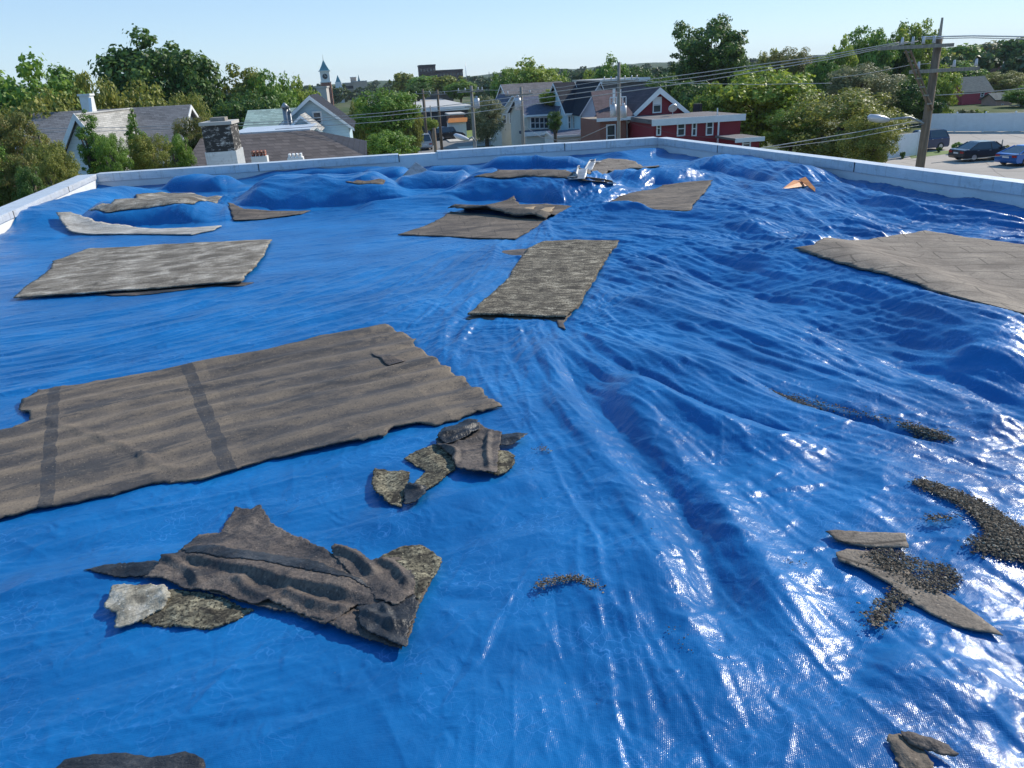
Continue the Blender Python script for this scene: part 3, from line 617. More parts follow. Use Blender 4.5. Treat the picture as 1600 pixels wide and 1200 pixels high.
# ------------------------------------------------------------------ parapets (inner face on line p-q, top at PT)
def wall_run(name, label, p, q, width, out, capw, fascia, segs, lip=0.02):
    """p->q inner top line; out = unit vector to the outside; local x along the run, local y outwards"""
    p = Vector(p); q = Vector(q); L = (q - p).length; d = (q - p) / L; flip = d.x * out[1] - d.y * out[0] < 0
    ang = math.atan2(d.y, d.x); t = empty(name, (p.x, p.y, GZ), ang, label, 'parapet'); sy = -1 if flip else 1
    z1 = PT - GZ
    def bx(mb, x0, x1, y0, y1, za, zb): mb.box(x0, x1, min(sy * y0, sy * y1), max(sy * y0, sy * y1), za, zb)
    mb = MB(); bx(mb, 0, L, 0, width, 0, z1 - 0.03); mb.build('wall', M['wall'], t)
    for (a, b, dz) in segs:
        c = MB(); x0, x1 = a * L, b * L - 0.006
        bx(c, x0, x1, -lip - 0.01, width + 0.04, z1 - 0.026 + dz, z1 + dz)                 # top sheet
        bx(c, x0, x1, -lip - 0.012, -lip, z1 - fascia + dz, z1 - 0.024 + dz)                # face flange
        bx(c, x0, x1, width + 0.042, width + 0.055, z1 - fascia + dz, z1 - 0.024 + dz)
        c.build('coping', M['metal'], t, bevel=0.004)
        if b < 0.999:
            s = MB(); bx(s, b * L - 0.012, b * L + 0.010, -lip - 0.017, -lip - 0.013, z1 - fascia + dz, z1 + dz - 0.002); s.build('joint_cover', M['seam'], t)
    return t
def build_roof():
    dr = (Vector(RN) - Vector(FR)).normalized(); dl = (Vector(LN) - Vector(FL)).normalized(); df = (Vector(FR) - Vector(FL)).normalized()
    nr = Vector((-dr.y, dr.x)); nr = nr if nr.x > 0 else -nr; nl = Vector((-dl.y, dl.x)); nl = nl if nl.x < 0 else -nl; nf = Vector((-df.y, df.x)); nf = nf if nf.y > 0 else -nf
    far = wall_run('parapet_wall', 'low white far parapet with a missing length of metal coping', FL, FR, 0.32, nf, 0.3, 0.19,
             [(0, 0.27, 0), (0.27, 0.515, 0.0), (0.585, 0.82, 0.012), (0.82, 1.0, 0.004)])
    RE = Vector(FR) + dr * 26; LE = Vector(FL) + dl * 24
    wall_run('parapet_wall', 'long low parapet with sunlit coping along the right edge of the roof', FR, RE, 0.22, nr, 0.2, 0.17, [(0, .12, 0), (.12, .3, .003), (.3, .45, 0), (.45, .62, .003), (.62, .8, 0), (.8, 1, 0.003)])
    wall_run('parapet_wall', 'bright sunlit white parapet along the left edge of the roof', FL, LE, 0.36, nl, 0.3, 0.12, [(0, .11, 0.003), (.11, .26, 0), (.26, .42, .003), (.42, .6, 0), (.6, .8, .003), (.8, 1, 0)], 0.015)
    # torn triangular flashing behind the gap in the coping
    P = [hit(640, 277), hit(655, 264), hit(668, 276)]
    m = MB(); a = onz(650, 262, 0.30); m.prism([(a[0] - 0.28, a[1] - 0.45, 0.18), (a[0] + 0.42, a[1] - 0.4, 0.17), (a[0] + 0.02, a[1] - 0.15, 0.44)], (0.0, 0.012, 0.0))
    tag(m.build('flashing_scrap', M['silver']), 'grey triangular metal scrap leaning where the coping is missing', 'flashing')
    m = MB(); x0, x1 = XL(Y0 + .05), XR(Y0 + .05)
    m.prism([(XL(-3.6), -3.6, -0.35), (XR(-3.6), -3.6, -0.35), (FR[0], FR[1], -0.35), (FL[0], FL[1], -0.35)], (0, 0, 0.05))
    tag(m.build('flat_roof', M['browndark']), kind='structure')
build_roof()
TARP = build_tarp()

# ------------------------------------------------------------------ the loose felt sheets
A27 = R(27)
def gfx(x, y):
    u = x * math.cos(A27) + y * math.sin(A27); v = -x * math.sin(A27) + y * math.cos(A27)
    k = v + 0.05 * fbm(u * 0.8, v * 1.2, 3, 8) - 0.03 * u
    return 0.019 * np.sin(k * 2 * math.pi / 0.27) * (0.6 + 0.6 * fbm(u, v, 2, 3)) + 0.014 + 0.012 * np.abs(perlin(u * 1.4, v * 5, 9)) 
GCR = ridges([([(60, 655), (100, 670), (160, 690), (215, 712), (260, 735), (300, 745)], 0.025, 0.016, 's'), ([(220, 712), (232, 735)], 0.03, 0.02, 's'), ([(580, 556), (634, 568)], 0.02, 0.012, 's')])
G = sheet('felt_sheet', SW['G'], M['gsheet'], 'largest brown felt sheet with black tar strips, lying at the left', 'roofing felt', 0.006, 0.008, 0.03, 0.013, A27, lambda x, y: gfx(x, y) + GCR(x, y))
sheet('felt_scrap', SW['G2'], M['browndark'], 'small brown scrap of felt on the largest sheet', 'felt scrap', 0.016, 0.004, 0.015, 0.002, A27, lambda x, y: gfx(x, y))
def wv(s1, a=0.012, ang=0.0, fr=2.0):
    c, s = math.cos(ang), math.sin(ang)
    return lambda x, y: 0.006 + a * (1 + fbm((x * c + y * s) * fr * 0.4, (-x * s + y * c) * fr, 3, s1))
sheet('felt_sheet', SW['A'], M['granule2'], 'weathered grey felt sheet sunk between tarp bulges in the far left corner', 'roofing felt', 0.004, 0.008, 0.06, 0.015, R(20), wv(1))
sheet('felt_sheet', SW['B'], M['pale'], 'narrow pale felt strip curling up near the left parapet', 'roofing felt', 0.01, 0.01, 0.05, 0.012, R(5), lambda x, y: 0.01 + 0.10 * np.exp(-((x - SW['B'][0][0]) / 0.5) ** 2))
sheet('felt_sheet', SW['C'], M['granule2'], 'wide grey weathered felt sheet lying at left, nearer than the pale curled strip', 'roofing felt', 0.018, 0.012, 0.045, 0.012, R(17), wv(2, 0.015, R(17), 1.4))
sheet('felt_scrap', SW['C2'], M['browndark'], 'thin dark felt edge poking out under the wide grey sheet', 'felt scrap', 0.004, 0.006, 0.04, 0.01, R(17))
sheet('felt_sheet', SW['D'], M['brown'], 'brown felt piece half hidden below the biggest tarp bulge', 'roofing felt', 0.006, 0.008, 0.05, 0.012, R(10), wv(3))
sheet('felt_sheet', SW['E1'], M['brown'], 'brown felt sheet with a lifted back edge, nearer of the overlapping middle pair', 'roofing felt', 0.004, 0.012, 0.045, 0.012, R(8), wv(14, 0.008))
sheet('felt_sheet', SW['E2'], M['brown'], 'brown felt sheet with torn tan patches, farther of the overlapping pair in the middle', 'roofing felt', 0.016, 0.012, 0.05, 0.014, R(8), ridges([([(690, 332), (750, 335), (800, 339), (870, 345)], 0.22, 0.14, 'r')]))
fl = lambda k, P, l: sheet('felt_scrap', [hit(*p) for p in P], M['tan2'], l, 'felt scrap', 0.034, 0.004, 0.05, 0.012, 0.3, wv(4))
M['tan2'] = m_felt('torn_tan_paper', (0.25, 0.18, 0.11), (0.36, 0.26, 0.16), (0.45, 0.34, 0.22), (1, 2, 1), 0.2)
fl(0, [(838, 335), (852, 329), (868, 328), (862, 335), (848, 339)], 'torn tan paper patch on the farther middle sheet, right one')
fl(1, [(818, 329), (838, 327), (832, 332), (822, 333)], 'torn tan paper patch on the farther middle sheet, left one')
sheet('felt_sheet', SW['F'], M['granule'], 'upright rectangular grey gritty felt sheet in the middle of the tarp', 'roofing felt', 0.022, 0.014, 0.035, 0.008, R(62) - math.pi / 2 + 0.35, wv(5, 0.010, 0.3, 2.0))
sheet('felt_scrap', SW['F2'], M['browndark'], 'dark felt tongue poking out left of the upright grey sheet', 'felt scrap', 0.008, 0.008, 0.03, 0.006)
sheet('felt_scrap', SW['F3'], M['browndark'], 'small felt tab under the near corner of the upright grey sheet', 'felt scrap', 0.008, 0.008, 0.02, 0.004)
lower = [(p[0] - 0.02, p[1] - 0.055) for p in SW['F']]
sheet('felt_sheet', lower, M['brown'], 'brown felt layer directly beneath the upright grey sheet', 'roofing felt', 0.004, 0.008, 0.05, 0.008)
sheet('felt_sheet', SW['J'], M['brown'], 'greyish brown felt sheet between wavy blue folds, right of centre at the back', 'roofing felt', 0.008, 0.010, 0.06, 0.014, R(20), wv(6))
sheet('felt_sheet', SW['K'], M['tan'], 'large smooth greyish felt sheet at the right edge of the tarp', 'roofing felt', 0.008, 0.012, 0.045, 0.014, R(-10), wv(7, 0.014, R(-60), 1.3))
sheet('felt_sheet', SW['L1'], M['brown'], 'long narrow brown felt strip in front of the far parapet', 'roofing felt', 0.006, 0.010, 0.07, 0.02, 0, wv(8))
sheet('felt_sheet', SW['L2'], M['tan'], 'tan felt sheet in the far right corner beside the curled metal', 'roofing felt', 0.010, 0.012, 0.07, 0.02, 0, wv(9, 0.03))
sheet('felt_sheet', SW['Q'], M['brown'], 'small brown felt piece behind the biggest bulge', 'roofing felt', 0.02, 0.010, 0.07, 0.02)
sheet('felt_scrap', SW['M1'], M['tan'], 'short straight felt strip lying above the gravelly strip', 'felt scrap', 0.012, 0.004, 0.02, 0.004, R(-8), wv(10, 0.004))
sheet('felt_scrap', SW['M2'], M['tan'], 'long pointed felt strip with gravel spilled over it', 'felt scrap', 0.005, 0.004, 0.02, 0.004, R(-35), wv(11, 0.003))
# curled flashing beside the far right sheet
def curl(px, wdt, rad, name, mat, label, cat, z=0.03, turns=0.6, th=0.01):
    P = dense([hit(*p) for p in px], 6); vs = []; n = len(P); k = 10
    for i, p in enumerate(P):
        t = P[min(i + 1, n - 1)] - P[max(i - 1, 0)]; t = t / np.hypot(*t); nr = np.array([-t[1], t[0]]); zz = float(samp(HL, p[0], p[1])) + z
        rr = rad * (0.85 + 0.2 * math.sin(i * 0.35))
        for j in range(k):
            f = j / (k - 1)
            if f < 0.45: o, h = -wdt * (1 - f / 0.45), 0
            else: a = (f - 0.45) / 0.55 * turns * 2 * math.pi; o, h = rr * math.sin(a), rr * (1 - math.cos(a))
            vs.append((p[0] + nr[0] * o, p[1] + nr[1] * o, zz + h + 0.002 * random.random()))
    me = bpy.data.meshes.new(name); me.from_pydata(vs, [], [(i * k + j, i * k + j + 1, (i + 1) * k + j + 1, (i + 1) * k + j) for i in range(n - 1) for j in range(k - 1)])
    me.uv_layers.new(name='UVMap'); me.polygons.foreach_set('use_smooth', [True] * len(me.polygons)); o = link(name, me, mat)
    s = o.modifiers.new('solid', 'SOLIDIFY'); s.thickness = th
    return tag(o, label, cat)
curl([(896, 279), (905, 270), (918, 264), (932, 256)], 0.15, 0.042, 'metal_flashing', M['silver'], 'curled silvery flashing strip near the far right sheet', 'flashing', 0.05, 0.42)
curl([(905, 284), (930, 286), (958, 289)], 0.10, 0.035, 'metal_flashing', M['brown'], 'bent grey flashing strip lying below the curled silvery one', 'flashing', 0.03, 0.4)
def strap():
    t = empty('orange_strap', (0, 0, 0), 0, 'crumpled orange strap lying in the shaded fold by the right parapet', 'strap')
    a = np.array(hit(1222, 299)); b = np.array(hit(1248, 291)); c = np.array(hit(1276, 304)); z = [float(samp(HL, *p)) for p in (a, b, c)]
    m = MB(); m.prism([(a[0], a[1], z[0] + .03), (b[0] - .1, b[1], z[1] + .10), (b[0] + .12, b[1] + .02, z[1] + .08), (b[0] + .1, b[1] - .2, z[1] + .03)], (0, .012, .012)); m.build('strap_loop', M['orange'], t, bevel=.004)
    m = MB(); m.prism([(b[0] - .02, b[1] - .05, z[1] + .12), (b[0] + .1, b[1] - .03, z[1] + .15), (c[0] + .02, c[1], z[2] + .04), (c[0] - .02, c[1] - .08, z[2] + .02)], (0, .012, .012)); m.build('strap_tail', M['orange'], t)
    o = t; loc = Vector((b[0], b[1], z[1])); o.location = loc
    for ch in o.children: ch.location = -loc
strap()
# ------------------------------------------------------------------ crumpled heaps of torn felt
def heap(label, specs):
    c = hit(*specs[0][1][0]); base = Vector((c[0], c[1], float(samp(HL, *c)))); t = empty('torn_felt_heap', base, 0, label, 'torn felt')
    for nm, px, mat, off, th, ang, rd, lab in specs:
        rf = ridges(rd)
        fx = lambda x, y, rf=rf, s=(9 if nm in ('felt_fold', 'tar_band') else len(nm)): 0.6 * rf(x, y) + 0.010 * (ridged(x * 4, y * 4, s) - .5) + 0.005 * ridged(x * 11, y * 11, s + 3)
        o = sheet(nm, [hit(*p) for p in px], M[mat], lab, None, off, th * 0.7, 0.010, 0.0075, ang, fx, parent=t)
        o.location = -base
    return t
FFR = [([(256, 880), (320, 888), (400, 905), (450, 920), (520, 935), (590, 950)], 0.045, 0.055, 'step'), ([(300, 862), (400, 880), (500, 905), (580, 940)], 0.07, 0.03), ([(256, 880), (300, 902), (315, 925)], 0.03, 0.035, 's'),
     ([(370, 910), (400, 935), (430, 945)], 0.03, 0.03, 's'), ([(440, 930), (500, 955), (560, 965)], 0.03, 0.035, 's'), ([(470, 850), (510, 872), (545, 900)], 0.03, 0.02)]
heap('large crumpled heap of torn dark brown felt in the near left foreground', [
 ('felt_flap', [(345, 838), (352, 822), (362, 808), (368, 797), (395, 800), (405, 793), (415, 805), (425, 820), (445, 832), (460, 842), (470, 860), (400, 870), (345, 858)], 'browndark', 0.012, 0.006, R(60), [([(360, 845), (450, 855)], 0.05, 0.02)], 'dark brown triangular torn flap'),
 ('felt_tail', [(131, 892), (155, 886), (175, 884), (215, 882), (252, 880), (280, 885), (262, 902), (225, 906), (180, 903), (150, 897)], 'tarblack', 0.010, 0.006, 0.1, [([(150, 892), (240, 890)], 0.03, 0.015)], 'pointed black tail'),
 ('gritty_underside', [(178, 935), (230, 940), (262, 925), (330, 930), (396, 955), (375, 968), (345, 980), (330, 984), (290, 982), (245, 981), (215, 975)], 'gritbeige', 0.006, 0.010, 0.2, [([(260, 955), (340, 962)], 0.05, 0.012)], 'beige gritty underside of a felt piece'),
 ('white_patch', [(163, 955), (175, 930), (178, 922), (210, 921), (235, 918), (262, 922), (268, 940), (258, 955), (240, 965), (225, 975), (195, 984), (185, 985), (182, 965)], 'mould', 0.020, 0.008, 0.7, [([(172, 930), (200, 945), (190, 975)], 0.03, 0.015), ([(255, 925), (262, 950)], 0.02, 0.02)], 'pale flaking patch'),
 ('felt_layer', [(225, 908), (255, 905), (300, 920), (345, 934), (380, 945), (420, 957), (450, 962), (500, 978), (560, 1000), (600, 1012), (630, 1024), (640, 1000), (660, 940), (691, 882), (650, 866), (610, 880), (580, 900), (400, 900), (260, 895)], 'browndark', 0.016, 0.006, 0.45, [([(420, 955), (520, 975), (620, 1005)], 0.06, 0.02)], None),
 ('felt_fold', [(228, 912), (250, 892), (255, 878), (280, 876), (298, 858), (312, 846), (350, 840), (400, 846), (450, 845), (480, 852), (512, 870), (530, 885), (560, 905), (585, 930), (600, 950), (590, 962), (560, 955), (530, 975), (510, 985), (490, 975), (420, 948), (398, 955), (345, 935), (300, 930), (262, 915)], 'browndark', 0.030, 0.006, 0.42,
    FFR, None),
 ('tar_band', [(285, 872), (310, 868), (400, 874), (480, 888), (520, 900), (560, 918), (585, 935), (540, 922), (460, 903), (380, 890), (300, 882)], 'tarblack', 0.0335, 0.003, 0.42, FFR, 'black tar-coated band'),
 ('curled_layer', [(518, 872), (525, 864), (545, 868), (565, 878), (580, 890), (600, 888), (625, 884), (640, 900), (650, 915), (648, 940), (620, 958), (590, 950), (560, 925), (530, 890)], 'browndark', 0.045, 0.006, 0.9, [([(520, 870), (560, 885), (590, 915)], 0.03, 0.045, 's'), ([(590, 890), (620, 900), (640, 930)], 0.03, 0.045, 's'), ([(600, 930), (640, 945)], 0.03, 0.02)], None),
 ('grit_corner', [(590, 885), (610, 876), (635, 868), (660, 866), (691, 880), (682, 905), (665, 930), (655, 948), (640, 925), (625, 895)], 'gritbeige', 0.030, 0.007, 0.3, [([(600, 885), (640, 900), (660, 935)], 0.035, 0.022)], 'beige gritty corner'),
 ('crumpled_corner', [(560, 960), (590, 955), (620, 945), (648, 940), (655, 955), (648, 975), (640, 1000), (636, 1022), (600, 1010), (575, 1000), (560, 985)], 'tarblack', 0.035, 0.006, 0.3, [([(565, 965), (610, 985), (640, 985)], 0.025, 0.035, 's'), ([(600, 955), (620, 1000)], 0.02, 0.03, 's')], 'black crumpled corner'),
])
heap('smaller heap of torn grey and black felt between the largest sheet and the centre', [
 ('gritty_strip', [(632, 720), (650, 708), (685, 697), (705, 712), (712, 735), (690, 755), (665, 768), (650, 775), (640, 765), (655, 748), (662, 738), (648, 730)], 'gritbeige', 0.010, 0.008, 0.4, [([(660, 710), (690, 735)], 0.04, 0.02)], 'beige gritty strip'),
 ('gritty_piece', [(586, 737), (600, 738), (620, 741), (641, 742), (637, 760), (632, 778), (628, 794), (610, 790), (590, 778), (582, 762), (582, 748)], 'gritbeige', 0.012, 0.008, 0.9, [([(590, 740), (585, 765), (605, 788)], 0.04, 0.03)], 'beige gritty piece'),
 ('bent_end', [(632, 775), (640, 760), (652, 764), (668, 768), (664, 780), (650, 790), (632, 795)], 'tarblack', 0.03, 0.006, 0.9, [([(634, 768), (650, 772), (664, 770)], 0.02, 0.04, 's')], None),
 ('grit_corner', [(770, 705), (795, 708), (805, 716), (802, 730), (792, 740), (778, 746), (760, 740)], 'gritbeige', 0.010, 0.008, 0.9, [([(780, 715), (785, 740)], 0.03, 0.012)], 'beige gritty corner'),
 ('felt_tail', [(770, 690), (790, 686), (826, 687), (812, 695), (798, 701), (775, 702)], 'tarblack', 0.03, 0.005, 0.1, [([(775, 695), (815, 690)], 0.03, 0.015)], 'pointed grey tail'),
 ('felt_top', [(682, 695), (690, 684), (710, 676), (730, 668), (750, 668), (758, 676), (768, 680), (785, 684), (782, 700), (779, 720), (778, 748), (750, 748), (725, 744), (712, 738), (708, 720), (695, 712), (685, 706)], 'browndark', 0.035, 0.006, 0.3,
   [([(690, 690), (720, 700), (760, 690)], 0.03, 0.035, 's'), ([(688, 706), (712, 714), (710, 735)], 0.025, 0.045, 's'), ([(765, 682), (762, 710), (765, 745)], 0.022, 0.045, 's'), ([(720, 742), (775, 748)], 0.04, 0.02)], None),
 ('tar_corner', [(684, 694), (692, 683), (712, 675), (732, 668), (748, 669), (752, 680), (735, 690), (715, 702), (697, 706)], 'tarblack', 0.055, 0.004, 0.3, [([(690, 692), (720, 686), (745, 674)], 0.03, 0.03, 's'), ([(700, 700), (740, 685)], 0.02, 0.02, 's')], 'shiny black corner'),
])
heap('bent strips of torn felt at the bottom right edge of the view', [
 ('felt_strip', [(1385, 1162), (1402, 1157), (1425, 1172), (1450, 1200), (1470, 1240), (1430, 1250), (1405, 1205)], 'brown', 0.02, 0.008, 1.2, [([(1392, 1165), (1430, 1210)], 0.02, 0.02)], None),
 ('felt_strip', [(1405, 1157), (1440, 1166), (1478, 1178), (1494, 1190), (1490, 1196), (1460, 1188), (1425, 1176)], 'browndark', 0.03, 0.007, 0.2, [([(1410, 1160), (1470, 1182)], 0.02, 0.02)], None),
])
sheet('felt_scrap', [hit(*p) for p in [(80, 1225), (105, 1196), (150, 1188), (190, 1187), (240, 1192), (290, 1186), (318, 1196), (330, 1240), (200, 1260)]], M['tarblack'], 'black gritty felt edge at the bottom left corner of the view', 'felt scrap', 0.015, 0.01, 0.02, 0.005, 0, wv(20, 0.01, 0, 4))
# ------------------------------------------------------------------ gravel and crumbs
def stones(name, px, n, size, label=None, kind='stuff', mat='gravel', edge=0.0, cat='gravel'):
    P = [hit(*p) for p in px]; A = np.array(P); x0, y0 = A.min(0); x1, y1 = A.max(0); vs = []; fs = []; k = 0; tries = 0
    while k < n and tries < n * 40:
        tries += 1; x = random.uniform(x0, x1); y = random.uniform(y0, y1)
        if not inpoly(np.array([x]), np.array([y]), A)[0]: continue
        if edge and float(fbm(x * 7, y * 7, 3, 77)) < edge + random.uniform(-.25, .25): continue
        sg = size * random.choice((1, 1.5, 2, 3.5)); x += random.gauss(0, sg); y += random.gauss(0, sg); s = size * random.uniform(0.4, 1.0) ** 1.5 * random.choice((1, 1, 1.5)); z = float(tarp_z(x, y)) + s * 0.25 + 0.014 * (1 if edge < 0 else 0.3) + random.random() * 0.012
        b = len(vs); a0 = random.random() * 6.28; fl = random.uniform(.25, .6)
        for dx, dy, dz in ((1, 0, 0), (.2, .8, .1), (-.9, .1, 0), (-.1, -.8, -.1), (0.1, 0.1, fl), (0, 0, -fl)):
            dx += random.uniform(-.25, .25); dy += random.uniform(-.25, .25)
            vs.append((x + s * (dx * math.cos(a0) - dy * math.sin(a0)), y + s * (dx * math.sin(a0) + dy * math.cos(a0)), z + s * dz))
        for q in ((0, 1, 4), (1, 2, 4), (2, 3, 4), (3, 0, 4), (1, 0, 5), (2, 1, 5), (3, 2, 5), (0, 3, 5)): fs.append(tuple(b + i for i in q))
        k += 1
    me = bpy.data.meshes.new(name); me.from_pydata(vs, [], fs); o = link(name, me, M[mat])
    return tag(o, label, cat, kind=kind)
stones('gravel', [(1424, 757), (1440, 752), (1480, 765), (1530, 785), (1570, 810), (1610, 840), (1650, 880), (1640, 900), (1600, 880), (1560, 862), (1520, 856), (1545, 845), (1530, 815), (1500, 790), (1460, 772)], 13000, 0.0065, 'dark gravel trail swept along a tarp fold at the right edge', edge=-0.9)
stones('gravel', [(1355, 868), (1400, 862), (1440, 880), (1480, 884), (1500, 905), (1490, 925), (1465, 932), (1430, 925), (1400, 905), (1370, 890)], 3600, 0.0058, 'dark gravel spilled over the long pointed felt strip', edge=-0.3)
stones('gravel', [(1395, 925), (1420, 935), (1400, 950), (1385, 975), (1362, 984), (1355, 970), (1372, 950)], 700, 0.008, 'small gravel drift below the long pointed felt strip', edge=-0.6)
stones('gravel', [(1330, 860), (1380, 862), (1440, 900), (1480, 930), (1440, 945), (1380, 915), (1335, 885)], 300, 0.006, 'loose grit scattered on the long pointed felt strip', edge=-0.05)
stones('gravel', [(1510, 842), (1560, 850), (1600, 860), (1600, 890), (1540, 868), (1515, 858)], 600, 0.009, 'scattered gravel at the lower edge of the trail', edge=-0.1)
stones('gravel', [(1443, 808), (1480, 806), (1512, 812), (1480, 816), (1450, 817)], 200, 0.007, 'thin gravel patch left of the gravel trail', edge=-0.1)
stones('gravel', [(833, 919), (850, 911), (875, 905), (903, 904), (925, 914), (944, 924), (920, 920), (900, 910), (870, 913), (845, 921)], 800, 0.0055, 'thin curved line of grit near the bottom centre', edge=-0.6)
stones('gravel', [(1400, 662), (1425, 666), (1470, 680), (1490, 690), (1460, 688), (1420, 674)], 1300, 0.008, 'dark grit caught in a crease at the right', edge=-0.4)
stones('gravel', [(1200, 608), (1240, 618), (1300, 634), (1390, 656), (1395, 662), (1300, 642), (1240, 627)], 1100, 0.007, 'thin line of grit along the long right crease', edge=0.0)
stones('gravel', [(1035, 980), (1110, 985), (1130, 1030), (1120, 1060), (1060, 1010)], 60, 0.005, 'fine brown crumbs on a glinting fold near the bottom centre', edge=0.0)
stones('gravel', [(832, 704), (850, 701), (862, 706), (845, 709)], 60, 0.007, 'tiny dark crumbs right of the smaller torn heap', edge=-0.6)
stones('gravel', [(1225, 876), (1255, 880), (1250, 886), (1228, 884)], 20, 0.006, 'few brown crumbs left of the pointed felt strip', edge=-0.6)
stones('gravel', [(0, 500), (800, 460), (1500, 560), (1600, 1100), (1100, 1190), (0, 1190)], 260, 0.0035, 'sparse fine crumbs scattered over the tarp', edge=0.1)

# ================================================================== the town beyond the roof
def m_shingle(name, c, sc=1.0, var=0.3):
    t = MT(name); uv = t.coord('Object'); br = t.n('ShaderNodeTexBrick'); t.l(uv, br.inputs[0])
    sw = t.n('ShaderNodeSeparateXYZ'); t.l(t.tc.outputs['Object'], sw.inputs[0]); cb = t.n('ShaderNodeCombineXYZ')
    t.l(t.math('ADD', sw.outputs[0], t.math('MULTIPLY', sw.outputs[1], 0.37)), cb.inputs[0]); t.l(sw.outputs[2], cb.inputs[1]); t.l(cb.outputs[0], br.inputs[0])
    br.inputs['Scale'].default_value = 1.0; br.inputs['Brick Width'].default_value = 0.3; br.inputs['Row Height'].default_value = 0.085; br.inputs['Mortar Size'].default_value = 0.010; br.inputs['Mortar Smooth'].default_value = 0.4
    br.inputs['Color1'].default_value = tuple(x * (1 + var) for x in c) + (1,); br.inputs['Color2'].default_value = tuple(x * (1 - var) for x in c) + (1,); br.inputs['Mortar'].default_value = tuple(x * 0.5 for x in c) + (1,)
    f = t.noise(uv, 0.8, 6, 0.7); col = t.mix(t.ramp(f, [(0.35, 0.0), (0.7, 0.55)]), br.outputs[0], tuple(min(1, x * 1.45) for x in c))
    return t.fin(col, 0.9, t.bump(br.outputs[1], 0.5, 0.02), 0.25)
def m_siding(name, c, h=0.16):
    t = MT(name); sx = t.n('ShaderNodeSeparateXYZ'); t.l(t.tc.outputs['Object'], sx.inputs[0])
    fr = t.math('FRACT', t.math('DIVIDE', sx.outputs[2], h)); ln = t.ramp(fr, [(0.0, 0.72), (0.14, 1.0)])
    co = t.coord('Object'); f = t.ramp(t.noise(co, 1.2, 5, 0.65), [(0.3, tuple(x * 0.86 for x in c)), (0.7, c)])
    return t.fin(t.mix(1.0, f, ln, 'MULTIPLY'), 0.6, t.bump(fr, 0.35, 0.02), 0.35)
def m_brick(name, c1, c2, mort, rough=0.9, w=0.22):
    t = MT(name); sw = t.n('ShaderNodeSeparateXYZ'); t.l(t.tc.outputs['Object'], sw.inputs[0]); cb = t.n('ShaderNodeCombineXYZ')
    t.l(t.math('ADD', sw.outputs[0], sw.outputs[1]), cb.inputs[0]); t.l(sw.outputs[2], cb.inputs[1]); br = t.n('ShaderNodeTexBrick'); t.l(cb.outputs[0], br.inputs[0])
    for k, v in (('Scale', 1.0), ('Brick Width', w), ('Row Height', w / 2.8), ('Mortar Size', 0.010)): br.inputs[k].default_value = v
    br.inputs['Color1'].default_value = c1 + (1,); br.inputs['Color2'].default_value = c2 + (1,); br.inputs['Mortar'].default_value = mort + (1,)
    return t, br.outputs[0], br.outputs[1]
M['roof_grey'] = m_shingle('grey_shingle', (0.155, 0.150, 0.148)); M['roof_lgrey'] = m_shingle('light_grey_shingle', (0.30, 0.29, 0.265))
M['roof_brown'] = m_shingle('brown_shingle', (0.095, 0.078, 0.070)); M['roof_dark'] = m_shingle('dark_slate', (0.014, 0.016, 0.024)); M['roof_bluegrey'] = m_shingle('blue_grey_shingle', (0.075, 0.085, 0.12))
M['roof_plum'] = m_shingle('plum_shingle', (0.085, 0.058, 0.062)); M['roof_mint'] = m_shingle('mint_roof', (0.24, 0.32, 0.28)); M['roof_green'] = m_shingle('grey_green_roof', (0.10, 0.12, 0.115))
M['roof_taupe'] = m_shingle('taupe_shingle', (0.14, 0.125, 0.12))
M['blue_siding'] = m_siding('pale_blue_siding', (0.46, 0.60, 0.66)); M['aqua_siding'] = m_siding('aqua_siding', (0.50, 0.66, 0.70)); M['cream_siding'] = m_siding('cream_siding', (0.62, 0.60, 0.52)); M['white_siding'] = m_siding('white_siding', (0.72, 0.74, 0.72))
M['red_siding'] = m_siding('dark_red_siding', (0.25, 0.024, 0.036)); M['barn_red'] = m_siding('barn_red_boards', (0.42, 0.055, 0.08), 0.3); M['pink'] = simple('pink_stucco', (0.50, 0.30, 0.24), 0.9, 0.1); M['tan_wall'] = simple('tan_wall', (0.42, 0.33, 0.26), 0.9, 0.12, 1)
M['concrete'] = simple('pale_concrete', (0.42, 0.40, 0.37), 0.9, 0.12, 0.5); M['glass'] = MT('window_glass').fin((0.03, 0.045, 0.06), 0.08, None, 0.8); M['trim'] = simple('white_trim', (0.70, 0.70, 0.68), 0.5, 0.06)
M['wood'] = simple('weathered_wood', (0.17, 0.125, 0.088), 0.9, 0.35, 3, 0.4, 0.2, 'Object', (6, 6, 0.6)); M['greywood'] = simple('grey_wood', (0.24, 0.22, 0.19), 0.9, 0.25, 3, 0.3, 0.2, 'Object', (6, 6, 0.6))
M['teal'] = simple('copper_green_roof', (0.09, 0.23, 0.25), 0.6, 0.2, 0.5); M['wire'] = simple('grey_wire', (0.32, 0.32, 0.31), 0.5, 0.1); M['wire_dark'] = simple('dark_wire', (0.05, 0.05, 0.05), 0.6, 0.1)
M['darkwall'] = simple('dark_wall', (0.035, 0.036, 0.042), 0.8, 0.3, 0.3); M['rubber'] = simple('tyre_rubber', (0.015, 0.015, 0.015), 0.8, 0.2); M['rim'] = simple('alloy', (0.45, 0.45, 0.46), 0.3, 0.1, metal=0.8)
M['red_light'] = simple('red_lens', (0.35, 0.01, 0.01), 0.2, 0.1); M['clear_light'] = simple('clear_lens', (0.7, 0.7, 0.68), 0.15, 0.05); M['insul'] = simple('insulator', (0.45, 0.45, 0.47), 0.3, 0.2)
_t, _c, _h = m_brick('red_brick', (0.26, 0.07, 0.045), (0.19, 0.05, 0.035), (0.30, 0.25, 0.2)); M['brick'] = _t.fin(_c, 0.9, None, 0.2)
